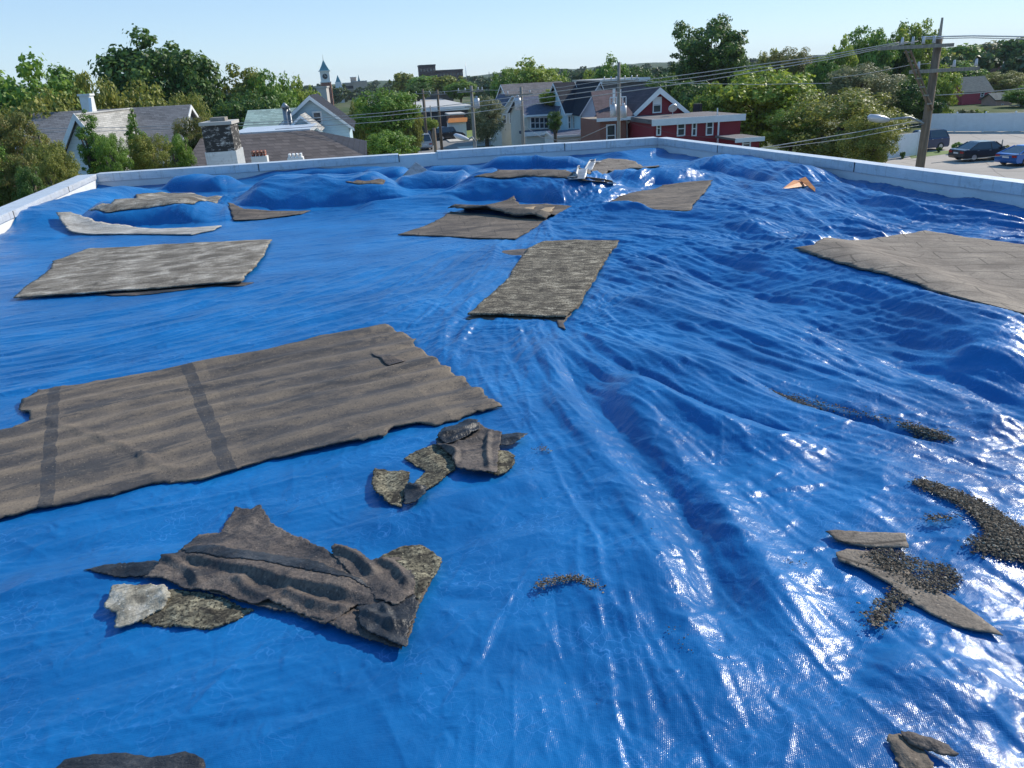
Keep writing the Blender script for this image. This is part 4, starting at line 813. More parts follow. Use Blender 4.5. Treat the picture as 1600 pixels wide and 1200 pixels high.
_t, _c, _h = m_brick('brown_brick', (0.085, 0.045, 0.042), (0.06, 0.034, 0.035), (0.12, 0.1, 0.09)); M['dkbrick'] = _t.fin(_c, 0.9, None, 0.2)
_t, _c, _h = m_brick('peeling_painted_brick', (0.55, 0.52, 0.48), (0.48, 0.46, 0.43), (0.33, 0.31, 0.29), w=0.26)
_f = _t.ramp(_t.noise(_t.coord('Object', (1, 1, 2.6)), 3.2, 8, 0.75), [(0.40, 0.0), (0.48, 1.0)]); _sz = _t.n('ShaderNodeSeparateXYZ'); _t.l(_t.tc.outputs['Object'], _sz.inputs[0])
M['peelbrick'] = _t.fin(_t.mix(_f, _c, (0.050, 0.047, 0.045)), 0.9, _t.bump(_h, 0.6, 0.015), 0.2)
def m_asph(name, c, crack=0.5):
    t = MT(name); co = t.coord('Object'); f = t.ramp(t.noise(co, 0.12, 7, 0.7), [(0.3, tuple(x * 0.78 for x in c)), (0.7, tuple(x * 1.15 for x in c))])
    e = t.ramp(t.vor(t.coord('Object', (1, 1, 1)), 0.16, 'DISTANCE_TO_EDGE'), [(0.0, 1.0), (0.012, 0.0)]); f = t.mix(t.math('MULTIPLY', e, crack), f, (0.07, 0.065, 0.06))
    p = t.ramp(t.noise(co, 0.45, 4, 0.7), [(0.62, 0.0), (0.68, 0.45)]); f = t.mix(p, f, tuple(x * 0.6 for x in c))
    return t.fin(f, 0.95, None, 0.2)
M['lot'] = m_asph('worn_parking_asphalt', (0.36, 0.32, 0.275)); M['road'] = m_asph('street_asphalt', (0.21, 0.20, 0.185)); M['walk'] = m_asph('pale_pavement', (0.52, 0.47, 0.40), 0.2)
def m_ground():
    t = MT('town_ground'); co = t.coord('Object'); f = t.noise(co, 0.05, 7, 0.7)
    c = t.ramp(f, [(0.36, (0.030, 0.055, 0.014)), (0.5, (0.065, 0.09, 0.028)), (0.62, (0.16, 0.14, 0.10))]); return t.fin(c, 0.95, None, 0.1)
M['ground'] = m_ground(); M['grass'] = simple('lawn', (0.115, 0.165, 0.035), 0.95, 0.35, 0.6)
def m_leaf(name, a, b, c, trans=0.35):
    t = MT(name); oi = t.n('ShaderNodeObjectInfo'); co = t.coord('Object'); f = t.noise(co, 0.55, 4, 0.7); g = t.n('ShaderNodeNewGeometry')
    k = t.math('ADD', t.math('MULTIPLY', f, 0.75), t.math('MULTIPLY', g.outputs['Random Per Island'], 0.28)); col = t.ramp(k, [(0.36, a), (0.52, b), (0.70, c)])
    t.fin(col, 0.55, None, 0.3); tr = t.n('ShaderNodeBsdfTranslucent'); t.l(col, tr.inputs[0]); mx = t.n('ShaderNodeMixShader'); mx.inputs[0].default_value = trans
    t.l(t.b.outputs[0], mx.inputs[1]); t.l(tr.outputs[0], mx.inputs[2]); t.l(mx.outputs[0], t.out.inputs[0]); return t.m
LF = {
 'dark': m_leaf('dark_green_leaves', (0.039, 0.082, 0.019), (0.080, 0.154, 0.030), (0.157, 0.236, 0.044)),
 'mid': m_leaf('mid_green_leaves', (0.073, 0.145, 0.021), (0.148, 0.258, 0.036), (0.262, 0.380, 0.060)),
 'lime': m_leaf('yellow_green_leaves', (0.136, 0.197, 0.022), (0.262, 0.340, 0.041), (0.419, 0.465, 0.071)),
 'olive': m_leaf('olive_leaves', (0.116, 0.138, 0.029), (0.222, 0.246, 0.044), (0.367, 0.344, 0.071)),
 'brown': m_leaf('browning_leaves', (0.110, 0.122, 0.031), (0.194, 0.206, 0.046), (0.260, 0.187, 0.050)),
 'grey': m_leaf('grey_green_leaves', (0.106, 0.126, 0.055), (0.209, 0.224, 0.103), (0.346, 0.340, 0.174)),
}
M['bark'] = simple('bark', (0.10, 0.08, 0.06), 0.95, 0.3, 4, 0.5)
# ------------------------------------------------------------------ ground, streets
def flat(name, pts, z, mat, kind='structure', label=None, cat=None):
    m = MB(); m.add([(p[0], p[1], z) for p in pts], [tuple(range(len(pts)))]); o = m.build(name, mat)
    if o.data.polygons[0].normal.z < 0: o.data.flip_normals()
    return tag(o, label, cat, kind=kind)
flat('ground', [(-4200, -200), (4200, -200), (4200, 4200), (-4200, 4200)], GZ, M['ground'])
def uvw(l): return [g2w(*p) for p in l]
su, _ = atV(655, 225, 102)
flat('street', uvw([(su - 4.5, 34), (su + 4.5, 34), (su + 4.5, 400), (su - 4.5, 400)]), GZ + 0.010, M['road'])
flat('cross_street', uvw([(-160, 99), (60, 99), (60, 108), (-160, 108)]), GZ + 0.014, M['road'])
for a in (-1, 1):
    m = MB(); x0 = su + a * 4.5; m.box(min(x0, x0 + a * 2), max(x0, x0 + a * 2), 34, 98.9, 0, 0.13); m.box(min(x0, x0 + a * 2), max(x0, x0 + a * 2), 108.1, 300, 0, 0.13)
    o = m.build('pavement', M['walk']); o.rotation_euler[2] = YAW; o.location[2] = GZ; tag(o, kind='structure')
m = MB(); m.box(-160, su - 6.6, 108.1, 112, 0, 0.12); m.box(su + 6.6, 60, 108.1, 111, 0, 0.12); o = m.build('pavement', M['walk']); o.rotation_euler[2] = YAW; o.location[2] = GZ; tag(o, kind='structure')
flat('lawn', uvw([(su + 6.7, 111.2), (60, 111.2), (60, 135), (su + 6.7, 135)]), GZ + 0.008, M['grass'])
LOT = [onz(*p, GZ) for p in [(1388, 232), (1452, 204), (1640, 206), (2100, 240), (2400, 420), (1500, 380), (1300, 262)]]
flat('parking_lot', LOT, GZ + 0.006, M['lot'])
flat('near_street', [(14, 4), (24, 2), (27, 46), (17, 48)], GZ + 0.012, M['road'])
flat('grass_verge', [onz(*p, GZ) for p in [(1420, 243), (1432, 238), (1490, 235), (1500, 238), (1440, 246), (1424, 248)]], GZ + 0.010, M['grass'])
# distant hills
def hills():
    n = 260; vs = []; fs = []; rows = [(500, -6), (900, -3.0), (1300, 6), (1700, 13), (2300, 20), (2900, 10), (3600, -5)]
    for j, (Rr, h) in enumerate(rows):
        for i in range(n):
            az = -60 + 120 * i / (n - 1); k = 0.18 + 0.62 * (1 / (1 + math.exp(-(az + 1) / 5)))
            nz = float(fbm(az * 0.16, j * 0.31, 4, 12)); hh = (h * k if h > 0 else h) + (max(h, 0) * 0.6 * nz) + (0.8 * float(fbm(az * 2.2, j * 1.7, 3, 14)) if h > 0 else 0)
            vs.append((Rr * math.sin(R(az)), Rr * math.cos(R(az)), hh + (0 if h > 0 else 0)))
    for j in range(len(rows) - 1):
        for i in range(n - 1): a = j * n + i; fs.append((a, a + 1, a + n + 1, a + n))
    t = MT('wooded_hills'); c = t.ramp(t.noise(t.coord('Object', (1, 1, 1)), 0.012, 8, 0.75), [(0.35, (0.018, 0.035, 0.015)), (0.6, (0.055, 0.085, 0.030))]); t.fin(c, 0.95, None, 0.1)
    m = MB(); m.add(vs, fs); tag(m.build('hills', t.m, smooth=True), kind='structure')
hills()
# ------------------------------------------------------------------ trees
def crown_mesh(name, seed, R0, rz, nb, nl, leaf, gap=0.0, top=0.0, droop=0.0):
    """a crown of leaf-sized diamonds grouped in clumps through an uneven volume"""
    g = np.random.default_rng(seed); C = []
    while len(C) < nb:
        d = g.normal(size=3); d /= np.linalg.norm(d); r = g.uniform(0.20, 0.90) ** 0.6
        p = d * r * np.array([R0, R0, rz]); k = 1 - 0.35 * max(0, -p[2] / rz); p[0] *= k; p[1] *= k
        if top: k2 = 1 - top * max(0, (p[2] / rz + 0.2)); p[0] *= k2; p[1] *= k2
        C.append((p, g.uniform(0.10, 0.27) * R0 * (0.7 + 0.7 * (1 - r))))
    P = []; N = []
    for c, r in C:
        n = int(nl * (r / (0.2 * R0)) ** 1.8) + 12; d = g.normal(size=(n, 3)); d /= np.linalg.norm(d, axis=1)[:, None]
        rr = r * (g.uniform(0.45, 1.1, n) ** 0.7 + np.maximum(0, g.normal(size=n) * 0.16)); q = c + d * rr[:, None] * np.array([1.05, 1.05, 0.78]); q[:, 2] -= droop * (rr / r) ** 2 * r
        P.append(q); N.append(d * 0.7 + (c / np.array([R0, R0, rz])) * 0.4 + g.normal(size=(n, 3)) * 0.45 + np.array([0, 0, .25]))
    P = np.concatenate(P); N = np.concatenate(N); N /= np.linalg.norm(N, axis=1)[:, None]
    a = np.cross(N, g.normal(size=N.shape)); a /= np.linalg.norm(a, axis=1)[:, None] + 1e-9; b = np.cross(N, a)
    s = leaf * g.uniform(0.55, 1.25, len(P))[:, None]; k = 0.62
    V = np.stack([P - a * s, P - b * s * k + N * s * .12, P + a * s, P + b * s * k - N * s * .12], 1).reshape(-1, 3)
    F = np.arange(len(V)).reshape(-1, 4); me = bpy.data.meshes.new(name); me.from_pydata(V.tolist(), [], F.tolist()); return me, C
def trunk_mesh(name, seed, C, zc, sx, sz, r):
    """trunk from the ground (z=0) into the crown centred at zc, limbs reaching into the clumps"""
    g = random.Random(seed); m = MB(); k = zc; m.tube([(0, 0, 0), (0.1 * sx, 0.05 * sx, k * 0.35), (0.05, -0.05, k * 0.7), (0, 0, k)], r, 8, r2=r * 0.5)
    for c, rr in g.sample(C, min(len(C), 14)):
        e = Vector((c[0] * sx, c[1] * sx, zc + c[2] * sz)) * 1.0; b = Vector((0, 0, zc * g.uniform(.45, .9))); mid = b.lerp(e, 0.5) + Vector((0, 0, 0.25)); m.tube([b, mid, e], r * 0.36, 5, r2=r * 0.08)
    me = bpy.data.meshes.new(name); me.from_pydata(m.v, [], m.f); me.polygons.foreach_set('use_smooth', [True] * len(me.polygons)); me.materials.append(M['bark']); return me
PROTO = {}
for k, a in dict(broad=(1, 5, 3.9, 120, 130, 0.21), broad2=(2, 5, 4.2, 130, 125, 0.21), loose=(3, 5, 5.4, 85, 130, 0.22), tall=(4, 5, 6.5, 140, 120, 0.21, 0, 0.3), round=(5, 5, 4.4, 150, 130, 0.19), fine=(6, 5, 4.8, 120, 230, 0.13, 0, 0.1, 0.5),
                 near=(7, 5, 6.2, 120, 300, 0.125, 0, 0.3), near2=(8, 5, 4.8, 120, 300, 0.125), bush=(9, 5, 3.6, 40, 70, 0.42), far=(10, 5, 4.0, 60, 45, 0.42), slim=(11, 3.4, 6.8, 90, 170, 0.14, 0, 0.55)).items():
    me, C = crown_mesh(k, *a); PROTO[k] = (me, C, a[1], a[2], {})
def leaves(kind, col):
    me, tr, r0, rz, cache = PROTO[kind]
    if col not in cache: c = me.copy(); c.materials.clear(); c.materials.append(LF[col]); cache[col] = c
    return cache[col]
def tree(px, top, width, Y, kind, col, label, low=None, group=None, cat='tree', rot=None, name='tree'):
    """px,top: photo pixel of the crown top, width in pixels, Y distance; low: pixel row of the crown's underside"""
    T = atY(px, top, Y); wd_ = width * math.hypot(T.x, T.y) * 0.98 / FPX; me, tr, r0, rz, _ = PROTO[kind]
    if low: zb = atY(px, low, Y).z
    else: zb = GZ + (T.z - GZ) * 0.14
    zb = max(zb, GZ + 0.2); sz = max(0.2, (T.z - zb) / 2 / (rz * 0.98)); sx = wd_ / 2 / (r0 * 0.98); zc = (T.z + zb) / 2
    t = empty(name, (T.x, T.y, GZ), random.random() * 6.28 if rot is None else rot, label, cat, group)
    o = link('crown', leaves(kind, col), None, t); o.location = (0, 0, zc - GZ); o.scale = (sx, sx, sz)
    link('trunk', trunk_mesh('trunk', int(px * 7 + top) & 4095, tr, zc - GZ, sx, sz, min(.38, .06 + .03 * (T.z - GZ))), None, t)
    return t
TREES = [
 (30, 98, 150, 52, 'broad', 'mid', 'rounded mid green tree at the far left edge, tops against the sky'),
 (-70, 90, 170, 55, 'broad2', 'mid', 'green tree just past the left edge of the view'),
 (95, 92, 85, 60, 'tall', 'mid', 'tall feathery green tree behind the grey house chimney'),
 (140, 112, 90, 52, 'broad2', 'olive', 'olive green tree right above the grey house chimney'),
 (60, 130, 120, 47, 'round', 'olive', 'low olive tree behind the left half of the grey house roof'),
 (236, 52, 165, 78, 'broad', 'dark', 'biggest dark green tree in the left group, highest of them', 215),
 (290, 95, 90, 76, 'broad2', 'dark', 'dark green tree on the right flank of the highest left tree'),
 (215, 118, 120, 55, 'round', 'olive', 'olive tree behind the right half of the grey house roof'),
 (285, 135, 80, 50, 'near2', 'olive', 'yellowish olive tree behind the right gable of the grey house'),
 (368, 88, 105, 80, 'loose', 'olive', 'tall olive-topped tree between the painted chimney and the clock tower'),
 (415, 108, 80, 78, 'broad2', 'mid', 'green tree at the right flank of the olive-topped tree'),
 (385, 135, 120, 72, 'round', 'dark', 'dark lower tree behind the white painted chimney'),
 (468, 124, 62, 95, 'broad', 'lime', 'light green tree just left of the clock tower'),
 (448, 140, 50, 85, 'broad2', 'mid', 'small green tree behind the mint green roof'),
 (295, 178, 60, 34, 'near2', 'brown', 'browning tree between the grey house and the painted chimney', 262),
 (10, 168, 90, 27, 'near2', 'brown', 'browning tree at the left edge beside the grey house roof', 320),
 (598, 134, 105, 66, 'round', 'mid', 'broad green street tree left of the street with parked cars', 222),
 (560, 152, 50, 70, 'broad2', 'olive', 'olive tree close behind the dark blue house roof'),
 (636, 150, 40, 76, 'broad', 'olive', 'small olive tree at the right flank of the broad street tree'),
 (606, 200, 88, 50, 'round', 'mid', 'low green tree in front of the broad street tree, just above the parapet', 262),
 (628, 109, 42, 230, 'far', 'olive', 'pale rounded tree on the skyline left of the dark brick block', 150),
 (664, 114, 60, 200, 'far', 'mid', 'hazy green tree in front of the dark brick block, left one', 150),
 (700, 114, 55, 195, 'far', 'olive', 'yellowing tree in front of the dark brick block, right one', 150),
 (650, 128, 50, 180, 'broad2', 'dark', 'dark green tree above the warehouse roof', 158),
 (718, 125, 50, 185, 'broad', 'mid', 'green tree at the right end of the dark brick block', 155),
 (672, 184, 26, 105, 'broad', 'lime', 'small bright street tree in front of the warehouse', 205),
 (655, 178, 22, 118, 'broad2', 'olive', 'thin olive sapling by the warehouse wall', 197),
 (757, 143, 62, 84, 'fine', 'grey', 'grey green feathery tree left of the row houses', 224),
 (828, 94, 100, 150, 'broad', 'lime', 'bright green broad tree on the skyline above the row houses'),
 (788, 108, 50, 145, 'broad2', 'mid', 'green tree at the left flank of the bright skyline tree'),
 (868, 106, 50, 155, 'broad2', 'mid', 'green tree at the right flank of the bright skyline tree'),
 (858, 141, 34, 84, 'broad', 'lime', 'small light green tree rising over the row house roofs', 165),
 (866, 172, 26, 68, 'near2', 'dark', 'dark leafy tree in front of the cream row house', 208),
 (955, 89, 62, 130, 'broad', 'mid', 'green skyline tree just behind the pole with the gear rack'),
 (925, 108, 45, 135, 'broad2', 'lime', 'small light green tree left of the pole with the gear rack'),
 (1000, 104, 55, 125, 'broad2', 'dark', 'dark skyline tree right of the pole with the gear rack'),
 (1110, 14, 118, 108, 'loose', 'dark', 'tallest tree of all, dark and open, with sky showing through its crown', 140),
 (1075, 70, 60, 110, 'loose', 'dark', 'dark lower bough tree at the left flank of the tallest tree'),
 (1140, 60, 70, 112, 'broad', 'dark', 'dark tree at the right flank of the tallest tree'),
 (1040, 112, 80, 98, 'round', 'dark', 'dark green tree between the red house and the tallest tree'),
 (1085, 125, 90, 92, 'broad2', 'dark', 'dark green tree at the foot of the tallest tree'),
 (1192, 98, 175, 70, 'round', 'lime', 'large bright yellow green tree behind the red extension', 232),
 (1115, 135, 70, 72, 'broad', 'lime', 'bright green tree just right of the dark chimney of the red house', 205),
 (1240, 66, 85, 140, 'fine', 'brown', 'brownish skyline tree right of the tallest tree'),
 (1205, 76, 50, 142, 'broad2', 'olive', 'olive skyline tree beside the brownish one'),
 (1316, 60, 46, 118, 'broad', 'lime', 'narrow bright green skyline tree left of the big wooden pole'),
 (1290, 85, 50, 115, 'broad2', 'mid', 'green tree behind the bright yellow green one', 150),
 (1358, 40, 78, 128, 'broad2', 'mid', 'mid green skyline tree with a rounded top left of the big wooden pole'),
 (1440, 20, 66, 132, 'loose', 'lime', 'tall light green tree touching the top of the big wooden pole'),
 (1410, 40, 60, 134, 'broad', 'dark', 'dark skyline tree behind the crossarms of the big wooden pole'),
 (1352, 92, 112, 90, 'fine', 'grey', 'silvery grey green willow-like tree in the middle of the right group', 170),
 (1318, 132, 185, 60, 'near2', 'olive', 'dark olive tree just beyond the right parapet', 262),
 (1240, 165, 80, 62, 'near2', 'mid', 'mid green tree between the bright tree and the dark olive one', 240),
 (1368, 172, 84, 50, 'near2', 'olive', 'leafy green tree beside the white wall near the big wooden pole', 268),
 (1415, 118, 80, 95, 'broad2', 'dark', 'dark green tree left of the big wooden pole'),
 (1475, 105, 55, 100, 'broad', 'lime', 'yellow green tree right of the big wooden pole', 180),
 (1445, 150, 60, 98, 'broad', 'dark', 'dark tree at the left end of the white fence'),
 (1508, 62, 70, 210, 'far', 'mid', 'hazy green tree on the hillside right of the big pole', 140),
 (1550, 58, 70, 230, 'far', 'grey', 'hazy grey green tree high on the right hillside', 130),
 (1480, 75, 60, 200, 'far', 'olive', 'hazy olive tree on the hillside behind the big pole', 140),
 (1600, 52, 60, 220, 'far', 'dark', 'hazy dark tree at the right edge of the skyline', 110),
 (1490, 95, 80, 165, 'broad2', 'mid', 'green tree above the dark red barn', 150),
 (1572, 108, 70, 155, 'fine', 'olive', 'pale olive tree above the pink shed', 158),
 (1602, 135, 50, 120, 'broad', 'mid', 'green tree at the right edge next to the pink shed', 182),
 (1640, 120, 60, 125, 'broad', 'mid', 'green tree past the right edge of the view'),
 (1478, 172, 26, 103, 'bush', 'lime', 'light green shrub at the foot of the barn, left one', 188),
 (1508, 174, 24, 103, 'bush', 'grey', 'pale shrub at the foot of the barn, middle one', 188),
 (1530, 176, 22, 103, 'bush', 'lime', 'light green shrub between the barn and the pink shed', 188),
]
for t_ in TREES: tree(*t_[:7], low=t_[7] if len(t_) > 7 else None)
NEAR = [
 (60, 205, 75, 24, 'near', 'olive', 'leafy olive tree just outside the left parapet', 330),
 (22, 240, 80, 22, 'near2', 'brown', 'rusty brown leaved tree at the lower left edge outside the parapet', 340),
 (138, 190, 58, 25, 'slim', 'mid', 'slender green tree before the steep white gable', 285),
 (170, 225, 50, 24, 'near2', 'mid', 'low green tree at the right foot of the steep white gable', 285),
 (205, 182, 42, 26, 'slim', 'mid', 'slender pointed tree before the grey roof, right of the steep gable', 285),
 (232, 222, 66, 25, 'near2', 'olive', 'low leafy tree above the left corner of the far parapet', 285),
 (275, 226, 46, 27, 'near2', 'mid', 'small green tree before the right gable of the grey house', 275),
 (85, 245, 60, 21, 'near2', 'olive', 'yellowing low tree outside the left parapet near its corner', 320),
 (-40, 220, 90, 22, 'near2', 'mid', 'green tree beyond the left edge outside the parapet', 360),
 (48, 292, 50, 18, 'near2', 'dark', 'dark low tree close below the left parapet', 345),
]
for t_ in NEAR: tree(*t_[:7], low=t_[7])
# far wood: one mass of crowns up to the hills
def far_wood():
    g = random.Random(3); me, C = crown_mesh('far_wood', 21, 5, 4, 24, 26, 0.9); base = np.zeros(len(me.vertices) * 3); me.vertices.foreach_get('co', base); base = base.reshape(-1, 3)
    V = []; n = 0
    for i in range(620):
        d = 190 + 700 * g.random() ** 1.3; az = R(g.uniform(-42, 42)); s = g.uniform(0.8, 1.5); zt = g.uniform(6.0, 9.2) + (0.010 * max(0, d - 300)) * (0.4 if az < 0 else 1.0)
        if -0.22 < az < -0.02 and d < 330: continue
        a = g.random() * 6.28; c, q = math.cos(a), math.sin(a); b = base * s; b = np.stack([b[:, 0] * c - b[:, 1] * q + d * math.sin(az), b[:, 0] * q + b[:, 1] * c + d * math.cos(az), b[:, 2] * 0.9 + GZ + zt - 4 * s], 1); V.append(b)
    V = np.concatenate(V); F = np.arange(len(V)).reshape(-1, 4); me2 = bpy.data.meshes.new('far_wood')
    me2.vertices.add(len(V)); me2.vertices.foreach_set('co', V.astype(np.float32).ravel()); me2.loops.add(F.size); me2.loops.foreach_set('vertex_index', F.ravel().astype(np.int32)); me2.polygons.add(len(F))
    me2.polygons.foreach_set('loop_start', np.arange(0, F.size, 4, dtype=np.int32)); me2.polygons.foreach_set('loop_total', np.full(len(F), 4, np.int32)); me2.update(calc_edges=True)
    tag(link('far_wood', me2, m_leaf('far_leaves', (0.045, 0.08, 0.028), (0.08, 0.125, 0.042), (0.14, 0.175, 0.06), 0.2)), 'distant wooded skyline beyond the town', 'wood', kind='stuff')
far_wood()
# ------------------------------------------------------------------ buildings
def B0(name, label, u, V, cat='house', group=None, rz=YAW):
    x, y = g2w(u, V); return empty(name, (x, y, GZ), rz, label, cat, group)
def window(t, x0, x1, z0, z1, y=0.0, frame=0.09, mull=True, blind=0.0, side=None):
    """window on the front plane y (towards -y)"""
    m = MB(); f = frame; d = 0.07
    m.box(x0 - f, x0, y - d, y + .02, z0 - f, z1 + f); m.box(x1, x1 + f, y - d, y + .02, z0 - f, z1 + f); m.box(x0, x1, y - d, y + .02, z1, z1 + f); m.box(x0, x1, y - d - .03, y + .02, z0 - f, z0)
    if mull: m.box(x0, x1, y - d + .015, y + .018, (z0 + z1) / 2 - .03, (z0 + z1) / 2 + .03)
    w = m.build('window', M['trim'], t); g = MB(); g.box(x0 + .003, x1 - .003, y - 0.03, y + .015, z0 + .003, z1 - .003); p = g.build('pane', M['glass'], w)
    if blind:
        g = MB(); g.box(x0 + .005, x1 - .005, y - 0.034, y - .031, z1 - (z1 - z0) * blind, z1 - .004); g.build('blind', M['trim'], w)
    return w
def slab(m, a, b, c, d, th):
    """roof slab through four points (eave-left, eave-right, ridge-right, ridge-left) thickened downwards"""
    a, b, c, d = map(Vector, (a, b, c, d)); n = (b - a).cross(d - a).normalized(); n = n if n.z > 0 else -n; m.prism([a, b, c, d], -n * th)
def gable_front(name, label, V, L, Rr, apex, depth, wallm, roofm, wins=(), over=0.3, trimw=0.16, eave=None, cat='house', chim=None, back=0.0, blinds=0.0, parent=None):
    """house whose gable faces the camera: L, Rr eave pixels, apex pixel, all on the plane v=V"""
    uL, zL = atV(*L, V); uR, zR = atV(*Rr, V); uA, zA = atV(*apex, V); w = (uR - uL) / 2; zE = (zL + zR) / 2 - GZ; zA -= GZ; um = (uL + uR) / 2; ax = uA - um
    t = B0(name, label, um, V, cat); m = MB(); m.prism([(-w, 0, 0), (w, 0, 0), (w, 0, zE), (ax, 0, zA), (-w, 0, zE)], (0, depth, 0)); m.build('wall', M[wallm], t)
    r = MB(); sl = (zA - zE) / (w + ax), (zA - zE) / (w - ax); o = over
    slab(r, (-w - o, -o, zE - sl[0] * o + .15), (-w - o, depth + .2, zE - sl[0] * o + .15), (ax, depth + .2, zA + .15), (ax, -o, zA + .15), 0.12)
    slab(r, (w + o, -o, zE - sl[1] * o + .15), (w + o, depth + .2, zE - sl[1] * o + .15), (ax, depth + .2, zA + .15), (ax, -o, zA + .15), 0.12)
    roof = r.build('roof', M[roofm], t)
    b = MB(); k = trimw
    for s, e, q in ((-1, -w - o, sl[0]), (1, w + o, sl[1])): b.prism([(e, -o - .05, zE - q * o + .13), (ax, -o - .05, zA + .13), (ax, -o - .05, zA + .13 - k * 1.4), (e, -o - .05, zE - q * o + .13 - k)], (0, .045, 0))
    b.build('bargeboard', M['trim'], t)
    for x0, y0, x1, y1 in wins:
        a = atV(x0, y1, V); c = atV(x1, y0, V); window(t, a[0] - um, c[0] - um, a[1] - GZ, c[1] - GZ, 0.0, blind=blinds)
    return t, um, zE, zA, w
def ridge_across(name, label, V, L, Rr, run, ridge_px, wallm, roofm, wins=(), over=0.3, hipR=0, hipL=0, cat='house', back=None, trim=True, low=0, wide=0):
    """house whose roof slope faces the camera: eave pixels L, Rr on plane v=V; ridge pixel on plane v=V+run"""
    uL, zL = atV(*L, V); uR, zR = atV(*Rr, V); zE = (zL + zR) / 2 - GZ - low; uA, zA = atV(*ridge_px, V + run); zA -= GZ; um = (uL + uR) / 2; w = (uR - uL) / 2; back = back or run
    t = B0(name, label, um, V, cat); m = MB(); D = run + back
    if hipR or hipL: m.box(-w, w, 0, D, 0, zE)
    else: m.prism([(-w, 0, 0), (-w, 0, zE), (-w, run, zA), (-w, D, zE), (-w, D, 0)], (2 * w, 0, 0))
    m.build('wall', M[wallm], t); o = over; s = (zA - zE) / run; s2 = (zA - zE) / back; e = zE - s * o + .14; e2 = zE - s2 * o + .14; r = MB(); zt = zA + .14
    xa, xb = -w - o, w + o; ra, rb = xa + hipL, xb - hipR
    slab(r, (xa, -o, e), (xb, -o, e), (rb, run, zt), (ra, run, zt), .12); slab(r, (xa, D + o, e2), (xb, D + o, e2), (rb, run, zt), (ra, run, zt), .12)
    roof = r.build('roof', M[roofm], t)
    if hipR: q = MB(); q.prism([(xb, -o, e), (xb, D + o, e2), (rb, run, zt)], (-.01, 0, -.12)); q.build('hip', M['roof_dark'], roof)
    if hipL: q = MB(); q.prism([(xa, -o, e), (xa, D + o, e2), (ra, run, zt)], (.01, 0, -.12)); q.build('hip', M[roofm], roof)
    if trim:
        b = MB(); b.box(xa, xb, -o - .10, -o - .003, e - .16, e + .02); b.build('gutter', M['trim'], t)
        if not hipR and not hipL:
            for x in (xa - .045, xb + .003):
                b = MB(); b.prism([(x, -o, e - .02), (x, run, zt - .02), (x, run, zt - .22), (x, -o, e - .2)], (.042, 0, 0)); b.prism([(x, D + o, e2 - .02), (x, run + .002, zt - .02), (x, run + .002, zt - .22), (x, D + o, e2 - .2)], (.042, 0, 0)); b.build('bargeboard', M['trim'], t)
    for x0, y0, x1, y1 in wins:
        a = atV(x0, y1, V); c = atV(x1, y0, V); window(t, a[0] - um, c[0] - um, a[1] - GZ, c[1] - GZ)
    return t, um, zE, zA, roof
def flat_block(name, label, V, L, Rr, depth, wallm, roofm='concrete', wins=(), cat='building', trim=None, cap=0.25, bands=0, wincols=0, rows=0, mull=False):
    uL, zL = atV(*L, V); uR, zR = atV(*Rr, V); um = (uL + uR) / 2; w = abs(uR - uL) / 2; z = (zL + zR) / 2 - GZ; t = B0(name, label, um, V, cat)
    m = MB(); m.box(-w, w, 0, depth, 0, z - cap); m.build('wall', M[wallm], t); m = MB(); m.box(-w - .2, w + .2, -.2, depth + .2, z - cap, z); m.build('roof', M[roofm], t)
    if trim: m = MB(); m.box(-w - .25, w + .25, -.28, -.205, z - cap - .12, z + .02); m.build('fascia', M[trim], t)
    for x0, y0, x1, y1 in wins:
        a = atV(x0, y1, V); c = atV(x1, y0, V); window(t, a[0] - um, c[0] - um, a[1] - GZ, c[1] - GZ, mull=True)
    for r in range(rows):
        zz = z - cap - 1.2 - r * 3.2
        for c in range(wincols):
            x = -w + (c + .5) * 2 * w / wincols; q = MB(); q.box(x - w / wincols * .55, x + w / wincols * .55, -.06, .01, zz - 1.5, zz); q.build('window', M['glass'] if not bands else M['darkwall'], t)
    return t, um, z, w
# grey house at the left
t, um, zE, zA, rf = ridge_across('grey_house', 'grey roofed house with a steep white cross gable, behind the trees at left', 44, (20, 262), (272, 252), 5.2, (140, 176), 'white_siding', 'roof_grey')
V = 40; uA, z1 = atV(119, 177, V); ul, z0 = atV(82, 275, V); ur, _ = atV(196, 272, V); zb = z0 - GZ; zt = z1 - GZ; a, l, r_ = uA - um, ul - um, ur - um; dd = V - 44
m = MB(); m.prism([(l + .25, dd, 0), (r_ - .25, dd, 0), (r_ - .25, dd, zb), (a, dd, zt - .3), (l + .25, dd, zb)], (0, 9, 0)); m.build('gable_wall', M['white_siding'], t)
m = MB(); slab(m, (l, dd - .3, zb), (l, dd + 9, zb), (a, dd + 9, zt), (a, dd - .3, zt), .12); slab(m, (r_, dd - .3, zb), (r_, dd + 9, zb), (a, dd + 9, zt), (a, dd - .3, zt), .12); m.build('gable_roof', M['roof_lgrey'], t)
m = MB(); m.prism([(r_ + .02, dd - .36, zb), (a, dd - .36, zt + .02), (a, dd - .36, zt - .3), (r_ - .15, dd - .36, zb - .1)], (0, .05, 0)); m.prism([(l - .02, dd - .36, zb), (a - .002, dd - .36, zt + .02), (a - .002, dd - .36, zt - .3), (l + .15, dd - .36, zb - .1)], (0, .05, 0)); m.build('bargeboard', M['trim'], t)
c0 = atV(123, 150, 46)[0] - um; c1 = atV(139, 150, 46)[0] - um; cz = atV(130, 150, 46)[1] - GZ
m = MB(); m.box(c0, c1, 2, 2.7, zA - 2.5, cz); m.box(c0 - .06, c1 + .06, 1.94, 2.76, cz, cz + .1); m.build('chimney', M['white'], rf)
